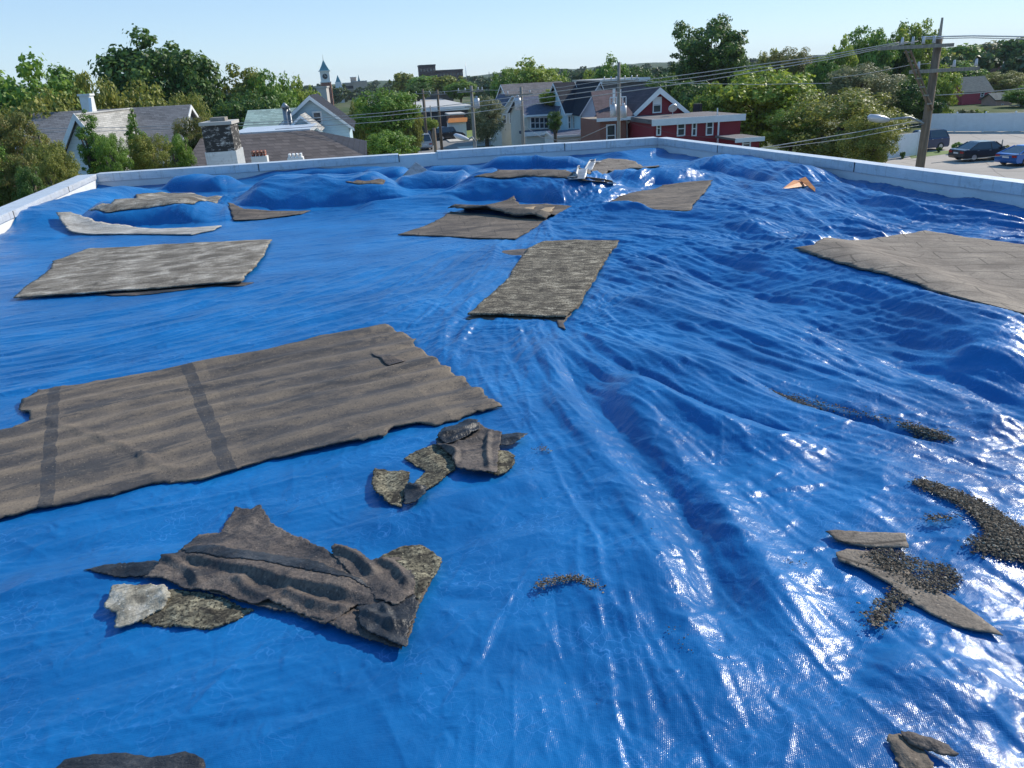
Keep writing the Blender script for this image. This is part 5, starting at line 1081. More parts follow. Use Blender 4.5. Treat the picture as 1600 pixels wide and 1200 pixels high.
m = MB(); m.prism([(c1 - .05, .9, zA - 1.6), (c1 + .1, .9, zA - 1.6), (c1 + .1, 1.93, cz - .1), (c1 - .05, 1.93, cz - .1)], (0, .1, 0)); m.build('brace', M['trim'], rf)
# painted chimney on the neighbour's brown hipped roof
t, um, zE, zA, rf = ridge_across('brown_roofed_house', 'brown roofed house with a peeling white painted chimney, right behind the far parapet', 31, (300, 262), (562, 252), 4.2, (450, 211), 'white_siding', 'roof_brown', hipR=2.2, trim=False)
def chimney():
    V = 27.0; a, z1 = atV(313, 193, V); b, _ = atV(359, 190, V); x0, x1 = a - um, b - um; y = V - 31; z1 -= GZ; zm = atV(330, 238, V)[1] - GZ
    m = MB(); m.box(x0, x1, y, y + 1.5, 0, z1 - .08); c = m.build('chimney', M['peelbrick'], rf)
    m = MB(); m.box(x0 - .05, x1 + .05, y - .05, y + 1.55, z1 - .08, z1 + .02); m.build('chimney_cap', M['concrete'], rf)
    m = MB(); m.box(x0 - .03, x1 + .03, y - .03, y + 1.53, zm - 2.6, zm); m.build('chimney_flashing', M['metal'], rf)
    m = MB(); m.box(x0 + .25, x1 - .2, y + .35, y + .95, z1 + .02, z1 + .14); m.build('flue', M['greywood'], rf)
chimney()
for px_, mt in ((403, 'brick'), (460, 'trim')):
    V = 30.0; a, z = atV(px_, 238 if mt == 'brick' else 240, V); x = a - um; z -= GZ; m = MB(); m.box(x - .28, x + .28, V - 31, V - 31 + .5, z - 1.2, z - .15); m.build('vent', M['trim'], rf); m = MB()
    for k in range(4): m.box(x - .24 + k * .135, x - .17 + k * .135, V - 31 + .05, V - 31 + .45, z - .15, z + (.04 if mt == 'brick' else -.02))
    m.build('vent_cap', M[mt], rf)
# pale blue house and its low wings
flat_block('low_blue_building', 'low pale blue flat roofed building behind the brown roof', 38, (368, 206), (478, 203), 5, 'blue_siding', 'metal', cap=.2)
ridge_across('mint_roofed_house', 'small house with a mint green roof left of the pale blue gable', 50, (388, 203), (462, 199), 3.2, (440, 173), 'aqua_siding', 'roof_mint', trim=False)
gable_front('blue_gabled_house', 'pale blue house with a dark roof and one gable window, below the clock tower', 47, (432, 203), (545, 198), (484, 153), 7.5, 'blue_siding', 'roof_dark', [(492, 176, 500, 192)])
t2, um, zE, zA, w = gable_front('blue_porch_gable', 'lower pale blue gabled annex in front of the pale blue house', 43, (447, 209), (498, 205), (470, 184), 3.5, 'blue_siding', 'roof_lgrey', [], 0.15, .1, cat='annex')
def pipes(px_, label, h0, h1, V, r):
    u, z0 = atV(px_, h0, V); _, z1 = atV(px_, h1, V); t = B0('flue_pipe', label, u, V, 'flue'); m = MB(); m.tube([(0, 0, 0), (0, 0, z1 - GZ)], r, 12); m.build('pipe', M['silver'], t, True)
    m = MB(); m.tube([(0, 0, z1 - GZ), (0, 0, z1 - GZ + .25)], r * 1.6, 12, r2=r * .3); m.build('cowl', M['silver'], t, True)
pipes(450, 'thicker silver flue pipe left of the pale blue gable, shining', 200, 168, 45.2, .16); pipes(456, 'thin dark topped flue pipe beside the thicker silver one', 200, 176, 45.2, .07)
# clock tower
def clock_tower():
    V = 330; uL, _ = atV(500.5, 120, V); uR, _ = atV(516, 120, V); um = (uL + uR) / 2; w = (uR - uL) / 2; z = lambda y: atV(508, y, V)[1] - GZ
    t = B0('clock_tower', 'clock tower with a blue green spire, white belfry and red brick shaft', um, V, 'clock tower')
    m = MB(); m.box(-w, w, -w, w, 0, z(129)); m.build('shaft', M['brick'], t); m = MB(); m.box(-w - .25, w + .25, -w - .25, w + .25, z(129), z(127.5)); m.box(-w + .1, w - .1, -w + .1, w - .1, z(127.5), z(111.5)); m.box(-w - .4, w + .4, -w - .4, w + .4, z(111.5), z(110.3)); b = m.build('belfry', M['white'], t)
    m = MB(); zb, zt = z(110.3), z(93); q = w * 1.02
    m.add([(-q, -q, zb), (q, -q, zb), (q, q, zb), (-q, q, zb), (-q * .45, -q * .45, zb + (zt - zb) * .5), (q * .45, -q * .45, zb + (zt - zb) * .5), (q * .45, q * .45, zb + (zt - zb) * .5), (-q * .45, q * .45, zb + (zt - zb) * .5), (0, 0, zt)],
          [(0, 1, 5, 4), (1, 2, 6, 5), (2, 3, 7, 6), (3, 0, 4, 7), (4, 5, 8), (5, 6, 8), (6, 7, 8), (7, 4, 8), (3, 2, 1, 0)]); s = m.build('spire', M['teal'], t)
    m = MB(); m.tube([(0, 0, zt - .4), (0, 0, zt + 1.8)], .10, 6, r2=.03); m.build('finial', M['darkwall'], s)
    zc = z(119.5); m = MB(); m.tube([(0, -w - .02, zc), (0, -w + .06, zc)], w * .52, 24); c = m.build('clock_face', M['darkwall'], t)
    m = MB(); m.box(-.06, .06, -w - .08, -w - .04, zc, zc + w * .42); m.box(0, w * .3, -w - .08, -w - .04, zc - .06, zc + .06); m.build('clock_hands', M['white'], c)
clock_tower()
def steeple(label, px_, w_, y0, y1, y2, y3, V, wm):
    u, _ = atV(px_, y2, V); z = lambda y: atV(px_, y, V)[1] - GZ; w = w_ / 2 * V / FPX; t = B0('steeple', label, u, V, 'steeple')
    m = MB(); m.box(-w * 1.3, w * 1.3, -w * 1.3, w * 1.3, 0, z(y3)); m.box(-w, w, -w, w, z(y3), z(y2)); m.build('tower', M[wm], t)
    m = MB(); q = w * .8; zb, zt = z(y2), z(y0); m.add([(-q, -q, zb), (q, -q, zb), (q, q, zb), (-q, q, zb), (0, 0, zt)], [(0, 1, 4), (1, 2, 4), (2, 3, 4), (3, 0, 4), (3, 2, 1, 0)]); m.build('spire', M['teal'], t)
steeple('small white church steeple right of the clock tower', 528.5, 9, 117, 0, 128, 137, 400, 'white'); steeple('thin green spire in front of the tan office block', 561, 4, 116, 0, 127, 140, 420, 'tan_wall')
flat_block('office_block', 'tan office block with dark window bands right of the steeple', 460, (535, 129.5), (556, 128.5), 20, 'tan_wall', 'concrete', cap=.5, bands=1, wincols=1, rows=4)
flat_block('office_tower', 'square tan stair tower at the right end of the office block', 455, (551, 126), (573, 126.5), 16, 'tan_wall', 'concrete', cap=.5)
flat_block('rooftop_plant_room', 'small tan plant room on the office block roof', 470, (547, 120.5), (556, 120), 8, 'tan_wall', 'concrete', cap=.4)
flat_block('grey_block', 'plain grey block below the clock tower', 180, (494, 136), (509, 134), 12, 'concrete', 'concrete', cap=.3)
flat_block('brick_block', 'dark brick block with a taller notched left tower on the skyline', 455, (655, 101.5), (680, 100.5), 14, 'dkbrick', 'darkwall', cap=.8, wincols=5, rows=1)
flat_block('brick_wing', 'lower dark brick wing right of the notched skyline tower', 458, (680, 109), (723, 108.5), 16, 'dkbrick', 'darkwall', cap=.6, wincols=8, rows=2)
flat_block('warehouse', 'long low white roofed warehouse with dark walls', 132, (600, 173), (737, 164), 66, 'darkwall', 'concrete', trim='trim', cap=.5)
flat_block('brick_shed', 'small brick shed in front of the dark warehouse', 124, (703, 178), (725, 177), 6, 'brick', 'concrete', cap=.2)
flat_block('white_shop', 'white walled shop behind the warehouse at left', 190, (668, 147), (708, 146), 10, 'roof_taupe', 'roof_grey', cap=.3)
# houses right of the street
ridge_across('long_taupe_roofed_house', 'house with the long taupe roof behind the row houses', 98, (800, 166), (892, 160), 6, (842, 130.5), 'cream_siding', 'roof_taupe')
gable_front('grey_row_house', 'grey row house with a small front gable, leftmost of the row by the street', 92, (782, 176), (815, 174), (800, 150), 9, 'cream_siding', 'roof_bluegrey', [(797, 177, 801, 192), (803, 177, 807, 192), (786, 180, 790, 192)], .3, .12)
ridge_across('slate_roofed_row_house', 'row house with slate blue roof and a band of four sunroom windows', 80, (824, 181), (872, 178), 5.0, (860, 151), 'cream_siding', 'roof_bluegrey', [(830, 184, 835, 200), (837, 184, 842, 200), (844, 184, 849, 200), (851, 184, 856, 200)])
flat_block('porch', 'low dark porch roof below the four sunroom windows', 77, (822, 206), (862, 205), 2.5, 'cream_siding', 'roof_bluegrey', trim='trim', cap=.25, cat='porch')
ridge_across('aqua_row_house', 'pale aqua house with a dark steep roof and three narrow windows', 76, (887, 177), (912, 175), 4.6, (905, 129.5), 'aqua_siding', 'roof_dark', [(888.5, 182, 890.5, 200), (896, 182, 898, 200), (903.5, 182, 905.5, 200)])
gable_front('aqua_gabled_house', 'pale aqua house with a front gable and one dark window, left of the red house', 73, (909, 176), (955, 172), (937, 129), 8, 'aqua_siding', 'roof_dark', [(932, 153, 939, 168)], .3, .14)
gable_front('white_gablet', 'narrow white gable between the slate roof and the aqua house', 79, (873, 178), (889, 176), (880, 152), 4, 'white_siding', 'roof_bluegrey', [(876, 170, 880, 178)], .15, .1, cat='annex')
ridge_across('blue_porch', 'small porch with a blue roof below the aqua house', 69, (868, 214), (910, 211), 2.2, (890, 205), 'white_siding', 'roof_bluegrey', cat='porch')
flat_block('grey_flat_building', 'grey building with a pale roof edge behind the red house', 100, (940, 125), (1012, 120), 14, 'roof_taupe', 'concrete', trim='trim', cap=.35)
t, um, zE, zA, w = gable_front('red_house', 'dark red house with a white trimmed gable and plum coloured roof', 62, (979, 189), (1080, 181), (1029, 139), 8.5, 'red_siding', 'roof_plum', [(1021, 153, 1032, 175), (996, 193, 1006, 212)], .35, .34, blinds=.45)
def red_parts(t, um):
    # balcony / dormer deck, low left lean-to and dish
    V = 62; a = atV(932, 186, V - 1)[0] - um; b = atV(979, 188, V - 1)[0] - um; z = atV(950, 186, V - 1)[1] - GZ
    m = MB(); m.prism([(a, -1.2, z), (b + .6, -1.2, z), (b + .6, 3.8, z + 1.9), (a + .9, 3.8, z + 1.9)], (0, 0, .12)); m.build('lean_to_roof', M['roof_plum'], t)
    m = MB(); m.box(a + .3, b, -.9, 5, 0, z - .1); m.build('lean_to_wall', M['brick'], t); m = MB(); m.box(a - .05, b + .6, -1.28, -1.2, z - .15, z + .1); m.build('gutter', M['trim'], t)
    window(t, a + .9, a + 1.5, z - 2.0, z - .5, -.9)
    u0 = atV(951, 160, V + 1)[0] - um; u1 = atV(976, 160, V + 1)[0] - um; zz = atV(962, 167, V + 1)[1] - GZ; m = MB(); m.box(u0, u1, .6, 2.2, zz - .2, zz)
    for k in range(6): x = u0 + (u1 - u0) * k / 5; m.box(x - .03, x + .03, .6, .66, zz, zz + .7)
    m.box(u0, u1, .59, .67, zz + .7, zz + .78); m.box(u0 + .3, u0 + .5, .8, .9, zz, zz + 1.4); m.box(u1 - .5, u1 - .35, .8, .9, zz, zz + 1.3); m.build('balcony', M['trim'], t)
    m = MB(); m.tube([(0, -.2, 0), (.05, -.2, -2.0)], .06, 8); o = m.build('downpipe', M['trim'], t); o.location = (-w - .1, -.2, zE - .2)
    m = MB(); m.tube([(w + 1.8, 3, 0), (w + 1.8, 3, zE + .8)], .4, 6, r2=.38); m.build('chimney', M['darkwall'], t)
red_parts(t, um)
t, um, z, w = flat_block('red_extension', 'dark red flat roofed extension with white window frames, right of the red gable', 56, (1022, 186), (1158, 179), 6, 'red_siding', 'roof_taupe', [(1027, 191, 1031, 210), (1059, 191, 1069, 211), (1082, 191, 1087, 211), (1104, 188, 1113, 210)], 'house', 'trim', .32)
m = MB(); m.tube([(0, 0, 0), (0, 0, .35)], .02, 6); m.tube([(0, -.05, .55), (0, .02, .6)], .35, 14); sd_ = m.build('satellite_dish', M['metal'], t); sd_.location = (-.8, 3, z)
m = MB(); m.box(w - 1.9, w - 1.8, -.3, -.2, z - 2.1, z - .4); m.build('downpipe', M['trim'], t); m = MB(); m.tube([(w - 1.7, .4, z), (w - 1.7, .4, z + .5)], .05, 8); m.build('vent_pipe', M['trim'], t)
flat_block('red_shed', 'small dark red shed at the right foot of the red extension', 52, (1152, 214), (1187, 216), 3, 'red_siding', 'roof_taupe', [(1161, 220, 1171, 229)], 'shed', 'trim', .15)
# right side: barn, pink shed, far brick houses
t, um, zE, zA, rf = ridge_across('red_barn', 'dark red barn with a grey green roof beyond the parking lot', 118, (1505, 146), (1550, 138), 2.4, (1518, 121), 'barn_red', 'roof_green', [(1532, 145, 1537, 151)], trim=False)
ridge_across('pink_shed', 'small pink shed with a grey green roof right of the red barn', 112, (1556, 157), (1583, 153), 1.5, (1562, 146), 'pink', 'roof_green', [(1564, 163, 1567, 169)], trim=False, cat='shed')
ridge_across('brick_building', 'long brick building with a grey roof on the hillside, left of its neighbour', 190, (1522, 110), (1570, 107), 6, (1548, 103), 'dkbrick', 'roof_grey', trim=False, cat='building')
ridge_across('brick_building', 'brick building with a pointed roof on the hillside at the right edge', 175, (1570, 106), (1625, 103), 6, (1590, 96), 'brick', 'roof_taupe', trim=False, cat='building')
# white fences
def fence(label, a, b, h, zoff=0.0):
    a = Vector(onz(*a, GZ)); b = Vector(onz(*b, GZ)); L = (b - a).length; ang = math.atan2((b - a).y, (b - a).x); t = empty('white_fence', (a.x, a.y, GZ), ang, label, 'fence'); n = max(1, int(L / 2.4)); m = MB()
    m.box(0, L, -.03, .03, .05, h); m.build('panel', M['trim'], t)
    for i in range(n + 1): x = L * i / n; m = MB(); m.box(x - .07, x + .07, -.075, .075, 0, h + .08); m.add([(x - .1, -.1, h + .08), (x + .1, -.1, h + .08), (x + .1, .1, h + .08), (x - .1, .1, h + .08), (x, 0, h + .2)], [(0, 1, 4), (1, 2, 4), (2, 3, 4), (3, 0, 4), (3, 2, 1, 0)]); m.build('post', M['trim'], t)
    return a, b, ang
fa, fb, fang = fence('long white panel fence along the back of the parking lot', (1448, 206), (1680, 206), 1.9)
fence('short white panel fence beside the leafy tree and the parked car', (1382, 250), (1431, 243), 1.9)
fence('white panel fence behind the parked car half hidden by leaves', (1375, 232), (1444, 227), 0.95)
BU = [(1476, 203, 14, 1.2, 'first rounded bush from the left along the long white fence'), (1494, 203, 11, 1.4, 'small conical bush along the long white fence'), (1513, 202, 20, 1.5, 'widest dark bush along the long white fence'), (1528, 202, 10, 1.2, 'purplish small bush next to the widest dark bush'),
      (1543, 205, 12, .6, 'lowest bush along the long white fence'), (1556, 205, 11, .9, 'small rounded bush right of the lowest bush'), (1578, 205, 12, 1.1, 'clipped bush near the right end of the long white fence'), (1593, 205, 18, 1.6, 'large dark bush at the right end of the long white fence')]
for x, y, w_, h, lb in BU:
    p = Vector(onz(x, y, GZ)); t = empty('bush', (p.x, p.y, GZ), random.random() * 6, lb, 'bush'); o = link('foliage', leaves('bush', 'dark'), None, t); s = w_ * p.length / FPX / 2 / 5.2; o.scale = (s, s, h / 2 / 3.8); o.location = (0, 0, h / 2)
for x, y, w_, h, lb, c in [(1496, 240, 22, 1.0, 'rounded green bush left of the black sedan', 'mid'), (1437, 240, 14, .7, 'small yellow green bush at the foot of the big wooden pole', 'lime'), (1467, 238, 9, .5, 'tiny dark bush on the verge', 'dark'), (1572, 242, 20, .8, 'low brown bush between the black sedan and the blue car', 'brown'), (1410, 248, 10, .6, 'small dark green plant before the short white fence', 'dark')]:
    p = Vector(onz(x, y, GZ)); t = empty('bush', (p.x, p.y, GZ), random.random() * 6, lb, 'bush'); o = link('foliage', leaves('bush', c), None, t); s = w_ * p.length / FPX / 2 / 5.2; o.scale = (s, s, h / 2 / 3.8); o.location = (0, 0, h / 2)
# ------------------------------------------------------------------ cars
def paint(name, c):
    t = MT(name); t.b.inputs['Coat Weight'].default_value = 0.6; t.b.inputs['Coat Roughness'].default_value = 0.05; return t.fin(c, 0.35, None, 0.5, 0.35)
def car(label, p, heading, mat, kind='sedan', L=4.7, name='parked_car'):
    """profile stations lofted across the width; nose towards +x"""
    H = {'sedan': 1.42, 'suv': 1.72, 'coupe': 1.36, 'van': 1.9}[kind]; W = 0.91; t = empty(name, (p[0], p[1], GZ + 0.012), heading, label, 'car')
    hl = L / 2; belt = {'sedan': .93, 'suv': 1.08, 'coupe': .92, 'van': 1.1}[kind]
    low = [(-hl, .42), (-hl + .02, .62), (-hl + .06, belt - .04), (-hl + .35, belt), (hl - 1.25, belt - .02), (hl - .35, belt - .20), (hl - .05, .62), (hl, .42), (hl - .08, .24), (-hl + .1, .24)]
    m = MB(); n = len(low); secs = [(-W, .90), (-W * .96, 1.0), (W * .96, 1.0), (W, .90)]
    vs = [(x, y, .24 + (z - .24) * (k if z > .7 else 1)) if abs(y) > W * .97 else (x, y, z) for y, k in secs for x, z in low]
    fs = [(j * n + i, j * n + (i + 1) % n, (j + 1) * n + (i + 1) % n, (j + 1) * n + i) for j in range(3) for i in range(n)] + [tuple(range(n)), tuple(3 * n + i for i in range(n - 1, -1, -1))]; m.add(vs, fs)
    body = m.build('body', mat, t, bevel=.05, smooth=False)
    if kind == 'sedan': cab = [(-hl + .55, belt - .02), (-hl + 1.35, H - .05), (-hl + 1.9, H), (.35, H - .02), (hl - 1.35, belt - .03)]
    elif kind == 'coupe': cab = [(-hl + .3, belt - .02), (-hl + 1.5, H - .03), (-.2, H), (.35, H - .04), (hl - 1.5, belt - .03)]
    else: cab = [(-hl + .08, belt - .02), (-hl + .4, H - .08), (-hl + .7, H), (.5, H - .03), (hl - 1.3, belt - .03)]
    def loft(cab, wl, wh, zmin=0):
        k = len(cab); g = MB(); vs = []
        for y, s in ((-1, 1), (1, 1)):
            for x, z in cab: f = (z - belt) / (H - belt); vs.append((x, y * (wl + (wh - wl) * max(0, f)), z))
        g.add(vs, [tuple(range(k)), tuple(range(2 * k - 1, k - 1, -1))] + [(i, i + k, (i + 1) % k + k, (i + 1) % k) for i in range(k)]); return g
    g = loft(cab, W * .90, W * .70); g.build('window_glass', M['glass'], t, bevel=.02)
    top = [(x, z) for x, z in cab if z > H - .1]; g = MB(); x0, x1 = top[0][0], top[-1][0]; g.add([(x0 - .04, -W * .71, H - .07), (x1 + .04, -W * .71, H - .06), (x1 + .04, W * .71, H - .06), (x0 - .04, W * .71, H - .07), (x0 + .2, -W * .66, H + .02), (x1 - .05, -W * .66, H + .01), (x1 - .05, W * .66, H + .01), (x0 + .2, W * .66, H + .02)],
        [(3, 2, 1, 0), (4, 5, 6, 7), (0, 1, 5, 4), (1, 2, 6, 5), (2, 3, 7, 6), (3, 0, 4, 7)]); g.build('roof', mat, t)
    for s in (-1, 1):
        for (xa, za), (xb, zb) in ((cab[0], cab[1]), (cab[-1], cab[-2]), ((0.02, belt), (-.05, H - .04))): g = MB(); g.tube([(xa, s * W * .905, za), (xb, s * W * .715, zb)], .045, 6); g.build('pillar', mat, t)
    for s in (-1, 1):
        for x in (-hl + .95, hl - .88):
            g = MB(); g.tube([(x, s * (W - .2), .33), (x, s * (W + .012), .33)], .33, 20); q = g.build('wheel', M['rubber'], t); g = MB(); g.tube([(x, s * (W - .05), .33), (x, s * (W + .022), .33)], .20, 14); g.build('rim', M['rim'], q)
        g = MB(); g.box(-hl - .015, -hl + .14, min(s * W * .55, s * W * .93), max(s * W * .55, s * W * .93), .66, .80); g.build('tail_light', M['red_light'], t); g = MB(); g.box(hl - .25, hl + .012 - .08, min(s * W * .5, s * W * .92), max(s * W * .5, s * W * .92), .56, .68); g.build('headlight', M['clear_light'], t)
        g = MB(); g.box(hl - 1.75, hl - 1.6, min(s * W * .95, s * W * 1.12), max(s * W * .95, s * W * 1.12), belt, belt + .13); g.build('mirror', mat, t)
        for x in (.0, -1.0 if kind != 'coupe' else .6): g = MB(); g.box(x - .28, x - .12, min(s * W * 1.0, s * W * 1.02), max(s * W * 1.0, s * W * 1.02), belt - .13, belt - .10); g.build('door_handle', M['rim'], t)
    g = MB(); g.box(-hl - .02, -hl + .02, -.26, .26, .60, .71); g.build('number_plate', M['trim'], t)
    return t
blk = paint('black_car_paint', (0.012, 0.013, 0.018)); blu = paint('blue_car_paint', (0.015, 0.13, 0.42)); nav = paint('navy_car_paint', (0.02, 0.035, 0.09)); tea = paint('teal_car_paint', (0.01, 0.10, 0.16)); sil = paint('silver_car_paint', (0.35, 0.36, 0.38)); red = paint('red_car_paint', (0.35, 0.02, 0.02)); whi = paint('white_car_paint', (0.7, 0.7, 0.7))
def midp(a, b): a = onz(*a, GZ); b = onz(*b, GZ); return ((a[0] + b[0]) / 2, (a[1] + b[1]) / 2), math.atan2(b[1] - a[1], b[0] - a[0])
p, h = midp((1494, 252), (1577, 247)); car('black sedan parked across the lot right of the big wooden pole', p, h + .05, blk, 'sedan', 4.85)
p, h = midp((1570, 259), (1640, 253)); car('bright blue car cut off by the right edge of the view', p, h + .12, blu, 'coupe', 4.7)
p, h = midp((1467, 234), (1413, 236)); car('dark navy sports utility car half behind the big wooden pole', p, h + .4, nav, 'suv', 4.2)
sd = YAW + math.pi / 2
car('teal car on the street beyond the parapet gap, farther of the two', onz(648, 222, GZ), sd, tea, 'suv', 4.4); car('silver grey car on the street, nearer of the two', onz(663, 233, GZ), sd, sil, 'van', 4.6)
car('red car by the street tree, mostly hidden by the parapet', onz(568, 240, GZ), sd, red, 'sedan', 4.5)
car('dark blue car parked on the cross street', onz(690, 218, GZ), YAW, nav, 'suv', 4.4); car('dark grey car next to the white stall', onz(703, 218, GZ), YAW + .1, blk, 'suv', 4.3)
def stall():
    p = onz(716, 215, GZ); t = empty('market_stall', (p[0], p[1], GZ), YAW, 'white roadside stall with an orange awning beside the parked dark cars', 'stall'); m = MB(); m.box(-1.3, 1.3, 0, 1.8, 0, 2.1); m.build('body', M['white'], t)
    m = MB(); m.prism([(-1.4, -.4, 2.15), (-1.4, 2, 2.15), (-1.1, .8, 2.7)], (2.8, 0, 0)); m.build('awning', M['orange'], t)
stall()
# ------------------------------------------------------------------ poles, lamps, wires
def pole(label, px_, top, Y, r, mat='wood', arms=(), trans=None, name='utility_pole', lean=0, base=None):
    T = atY(px_, top, Y); h = T.z - GZ; t = empty(name, (T.x, T.y, GZ), YAW, label, 'pole'); m = MB(); m.tube([(0, 0, 0), (0, 0, h * .5), (0, 0, h)], r * 1.25, 12, r2=r * .85); m.build('shaft', M[mat], t, True)
    for dz, x0, x1, ins in arms:
        m = MB(); m.box(x0, x1, -r - .13, -r - .01, h - dz - .05, h - dz + .05); a = m.build('crossarm', M['greywood'], t)
        for x in ins: q = MB(); q.tube([(x, -r - .07, h - dz + .07), (x, -r - .07, h - dz + .16), (x, -r - .07, h - dz + .28)], .055, 8, r2=.03); q.build('insulator', M['insul'], a, True)
    if trans:
        for dx, dz, s in trans: m = MB(); m.tube([(dx, -r - .3, h - dz - .9 * s), (dx, -r - .3, h - dz)], .26 * s, 12); m.tube([(dx, -r - .3, h - dz), (dx, -r - .3, h - dz + .2 * s)], .08, 8); m.build('transformer', M['insul'], t, True)
    return t, T, h
Y1 = 25.0
bp, T, h = pole('big weathered wooden utility pole in the right foreground with two crossarms', 1467, 59, Y1, .132, 'wood', [(.22, -2.1, .35, (-1.35, -1.0, -.65, -.3)), (.92, -.95, 1.35, (-.7, .5, 1.25))])
for dy in (0, .16):
    m = MB(); m.tube([(-1.28 + dy, -.30, h - .30), (-.10 + dy * .6, -.20, h - 2.05)], .035, 6); m.build('brace', M['wood'], bp)
m = MB()
for k in range(7): f = k / 7; m.box(-1.28 + 1.18 * f, -1.28 + 1.18 * f + .16, -.29, -.24, h - .36 - 1.75 * f - .02, h - .36 - 1.75 * f + .02)
m.build('brace_rungs', M['greywood'], bp); m = MB(); m.tube([(0.02, 0, h), (0.02, 0, h + .55)], .05, 8, r2=.03); m.build('pole_top_pin', M['greywood'], bp)
def lamp(label, head, at, Y, hp, s=1.0, name='street_lamp', post=False):
    H_ = atY(*head, Y); A = atY(*at, Y); t = empty(name, (A.x, A.y, GZ), 0, label, 'street lamp'); o = Vector((A.x, A.y, GZ)); m = MB(); a = A - o; b = H_ - o
    if post: m.tube([(a.x, a.y, 0), (a.x, a.y, a.z)], .09, 10, r2=.06); m.build('post', M['silver'], t); m = MB()
    m.tube([a, a.lerp(b, .4) + Vector((0, 0, .14)), b], .035, 8); m.build('arm', M['silver'], t, True); d = (b - a).normalized()
    v = []; f = []; n = 10
    for j, (q, rw, rh) in enumerate([(-.02, .06, .05), (.12, .13, .10), (.35, .19, .13), (.58, .15, .11), (.68, .03, .03)]):
        for k in range(n): c = 2 * math.pi * k / n; side = Vector((-d.y, d.x, 0)); v.append(b + d * q * s + side * rw * s * math.cos(c) + Vector((0, 0, rh * s * math.sin(c))))
    for j in range(4):
        for k in range(n): f.append((j * n + k, j * n + (k + 1) % n, (j + 1) * n + (k + 1) % n, (j + 1) * n + k))
    m = MB(); m.add(v, f); m.build('lamp_head', M['insul'], t, True); return t
lamp('cobra head street lamp reaching left from the big wooden pole', (1388, 187), (1443, 193), Y1 - .2, 0, 1.0)
lamp('pale street lamp head on its own post beyond the middle of the far parapet', (732, 218), (742, 221), 32, 0, .9, post=True)
G1, T, h = pole('thin grey utility pole with a gear rack left of the red house', 967, 97, 46, .10, 'greywood', [(1.0, -1.0, 1.1, (-.9, -.5, -.2, .3, .7, 1.0))], [(-.45, 2.2, .7), (.15, 2.3, .7)])
pole('grey utility pole with one transformer right of the feathery tree', 736, 134, 62, .13, 'greywood', [(.4, -1.1, .9, (-1, -.5, .5, .8)), (1.5, -.6, .6, ())], [(.30, .9, .8)])
pole('utility pole with a transformer in front of the row houses', 814, 136, 58, .12, 'greywood', [(.5, -1.2, .8, (-1, .6))], [(-.35, .7, .9)])
for px_, tp, Y, lb, r in ((683, 140, 92, 'brown utility pole in front of the warehouse, right of the small street tree', .14), (660, 139, 100, 'brown utility pole in front of the warehouse, left of the small street tree', .15), (648, 150, 118, 'thin pole before the left part of the warehouse', .10), (643, 158, 120, 'shortest thin pole at the left end of the warehouse', .08), (672, 165, 110, 'thin pale pole behind the small street tree', .09), (663, 152, 108, 'slim dark pole between the brown poles', .08)):
    pole(lb, px_, tp, Y, r, 'greywood' if r < .1 else 'wood', [(.5, -1, 1, (-.8, .8))] if r > .13 else ())
pole('thick short wooden post by the street beyond the parapet gap', 678, 200, 48, .11, 'wood', name='wooden_post')
pole('short sign post at the front of the black sedan', 1567, 218, 66, .05, 'greywood', name='sign_post')
pole('radio mast on the far skyline right of the brick wing', 727, 97, 700, .25, 'metal', name='radio_mast'); pole('small mast on the far skyline left of the bright tree', 764, 112, 700, .25, 'darkwall', name='radio_mast')
def wire(pts, r, label, mat='wire', sag=0.0, group=None):
    P = []
    for (x, y, Y) in pts: P.append(atY(x, y, Y))
    D = []
    for i in range(len(P) - 1):
        for k in range(8): f = k / 8; q = P[i].lerp(P[i + 1], f); q.z -= sag * 4 * f * (1 - f); D.append(q)
    D.append(P[-1]); m = MB(); c = D[0].copy(); m.tube([q - c for q in D], r, 5); o = m.build('overhead_wire', M[mat], None, True); o.location = c
    return tag(o, label, 'wire', group)
wire([(1405, 66, 25), (1300, 85, 25.5), (1100, 113, 27), (900, 139, 29), (740, 160, 31), (600, 176, 33), (430, 190, 35), (200, 199, 37), (-60, 203, 38)], .013, 'topmost of the three long wires crossing the whole view from the big pole')
wire([(1420, 65, 25), (1300, 89, 25.5), (1100, 119, 27), (900, 146, 29), (740, 167, 31), (600, 181, 33), (430, 194, 35), (200, 204, 37), (-60, 209, 38)], .013, 'middle of the three long wires crossing the whole view from the big pole')
wire([(1435, 64, 25), (1300, 92, 25.5), (1100, 126, 27), (900, 154, 29), (740, 176, 31), (600, 190, 33), (430, 202, 35)], .013, 'lowest of the three long wires crossing the view from the big pole')
wire([(1300, 130, 25), (1180, 132, 30), (1060, 130, 36), (967, 124, 46)], .010, 'thin grey wire from the pole with the gear rack past the tallest tree')
wire([(1440, 58, 25), (1520, 56, 24.5), (1640, 58, 24)], .020, 'upper pale cable running right from the top of the big pole', 'insul'); wire([(1440, 61, 25), (1520, 59, 24.5), (1640, 62, 24)], .014, 'lower pale cable running right from the top of the big pole', 'insul')
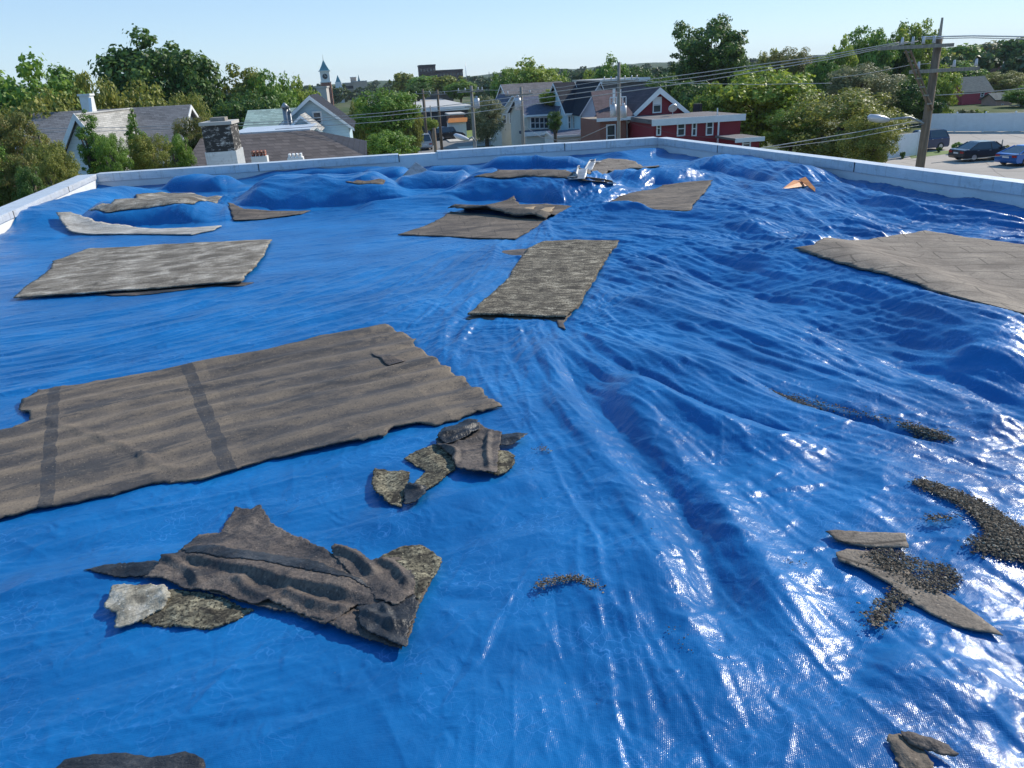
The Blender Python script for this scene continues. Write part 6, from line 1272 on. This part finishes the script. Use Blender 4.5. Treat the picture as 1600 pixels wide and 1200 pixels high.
wire([(1445, 187, 25), (1330, 208, 24.5), (1240, 223, 24), (1150, 238, 23.5)], .014, 'upper service wire dropping left from below the lamp on the big pole'); wire([(1445, 194, 25), (1330, 216, 24.5), (1200, 233, 24)], .010, 'lower service wire dropping left from below the lamp on the big pole')
wire([(1462, 149, 25), (1530, 145, 24.5), (1640, 134, 24)], .013, 'wire running right from the middle of the big pole past the barn'); wire([(1455, 255, 25), (1500, 250, 24.5), (1570, 243, 24), (1640, 238, 23.5)], .010, 'low slack wire running right across the black sedan')
wire([(820, 198, 58), (845, 214, 55), (875, 220, 52), (905, 217, 50), (955, 195, 46)], .016, 'sagging service wire below the aqua house'); wire([(967, 185, 46), (1000, 196, 44), (1060, 211, 40), (1150, 218, 36)], .008, 'thin dark wire across the front of the red house', 'wire_dark')
wire([(967, 122, 46), (880, 136, 52), (814, 142, 58), (736, 140, 62)], .014, 'wire strung between the three grey poles'); wire([(736, 140, 62), (683, 144, 92), (660, 143, 100)], .02, 'wire from the transformer pole to the brown poles by the warehouse')
wire([(1466, 98, 25), (1420, 102, 25.2), (1350, 116, 25.4), (1300, 122, 25.5)], .009, 'thin wire drooping left from the lower crossarm of the big pole')
# body of our own building below the deck
m = MB(); m.prism([(XL(-3.6) + .05, -3.6, GZ), (XR(-3.6) - .05, -3.6, GZ), (FR[0] - .05, FR[1] - .05, GZ), (FL[0] + .05, FL[1] - .05, GZ)], (0, 0, -0.36 - GZ)); tag(m.build('flat_roofed_building', M['dkbrick']), 'brick building carrying the tarp covered flat roof', 'building')

# ------------------------------------------------------------------ summer haze
hz = MB(); hz.box(-4300, 4300, -250, 4300, GZ - 1, 60); ho = hz.build('haze', None); ho.data.materials.clear(); hm = bpy.data.materials.new('haze_air'); hm.use_nodes = True; hn = hm.node_tree
for q in list(hn.nodes):
    if q.type != 'OUTPUT_MATERIAL': hn.nodes.remove(q)
pv = hn.nodes.new('ShaderNodeVolumePrincipled'); pv.inputs['Density'].default_value = 0.00010; pv.inputs['Color'].default_value = (0.80, 0.90, 1.0, 1); hn.links.new(pv.outputs[0], hn.nodes['Material Output'].inputs['Volume'])
ho.data.materials.append(hm); tag(ho, 'thin summer haze over the town', 'haze', kind='stuff')
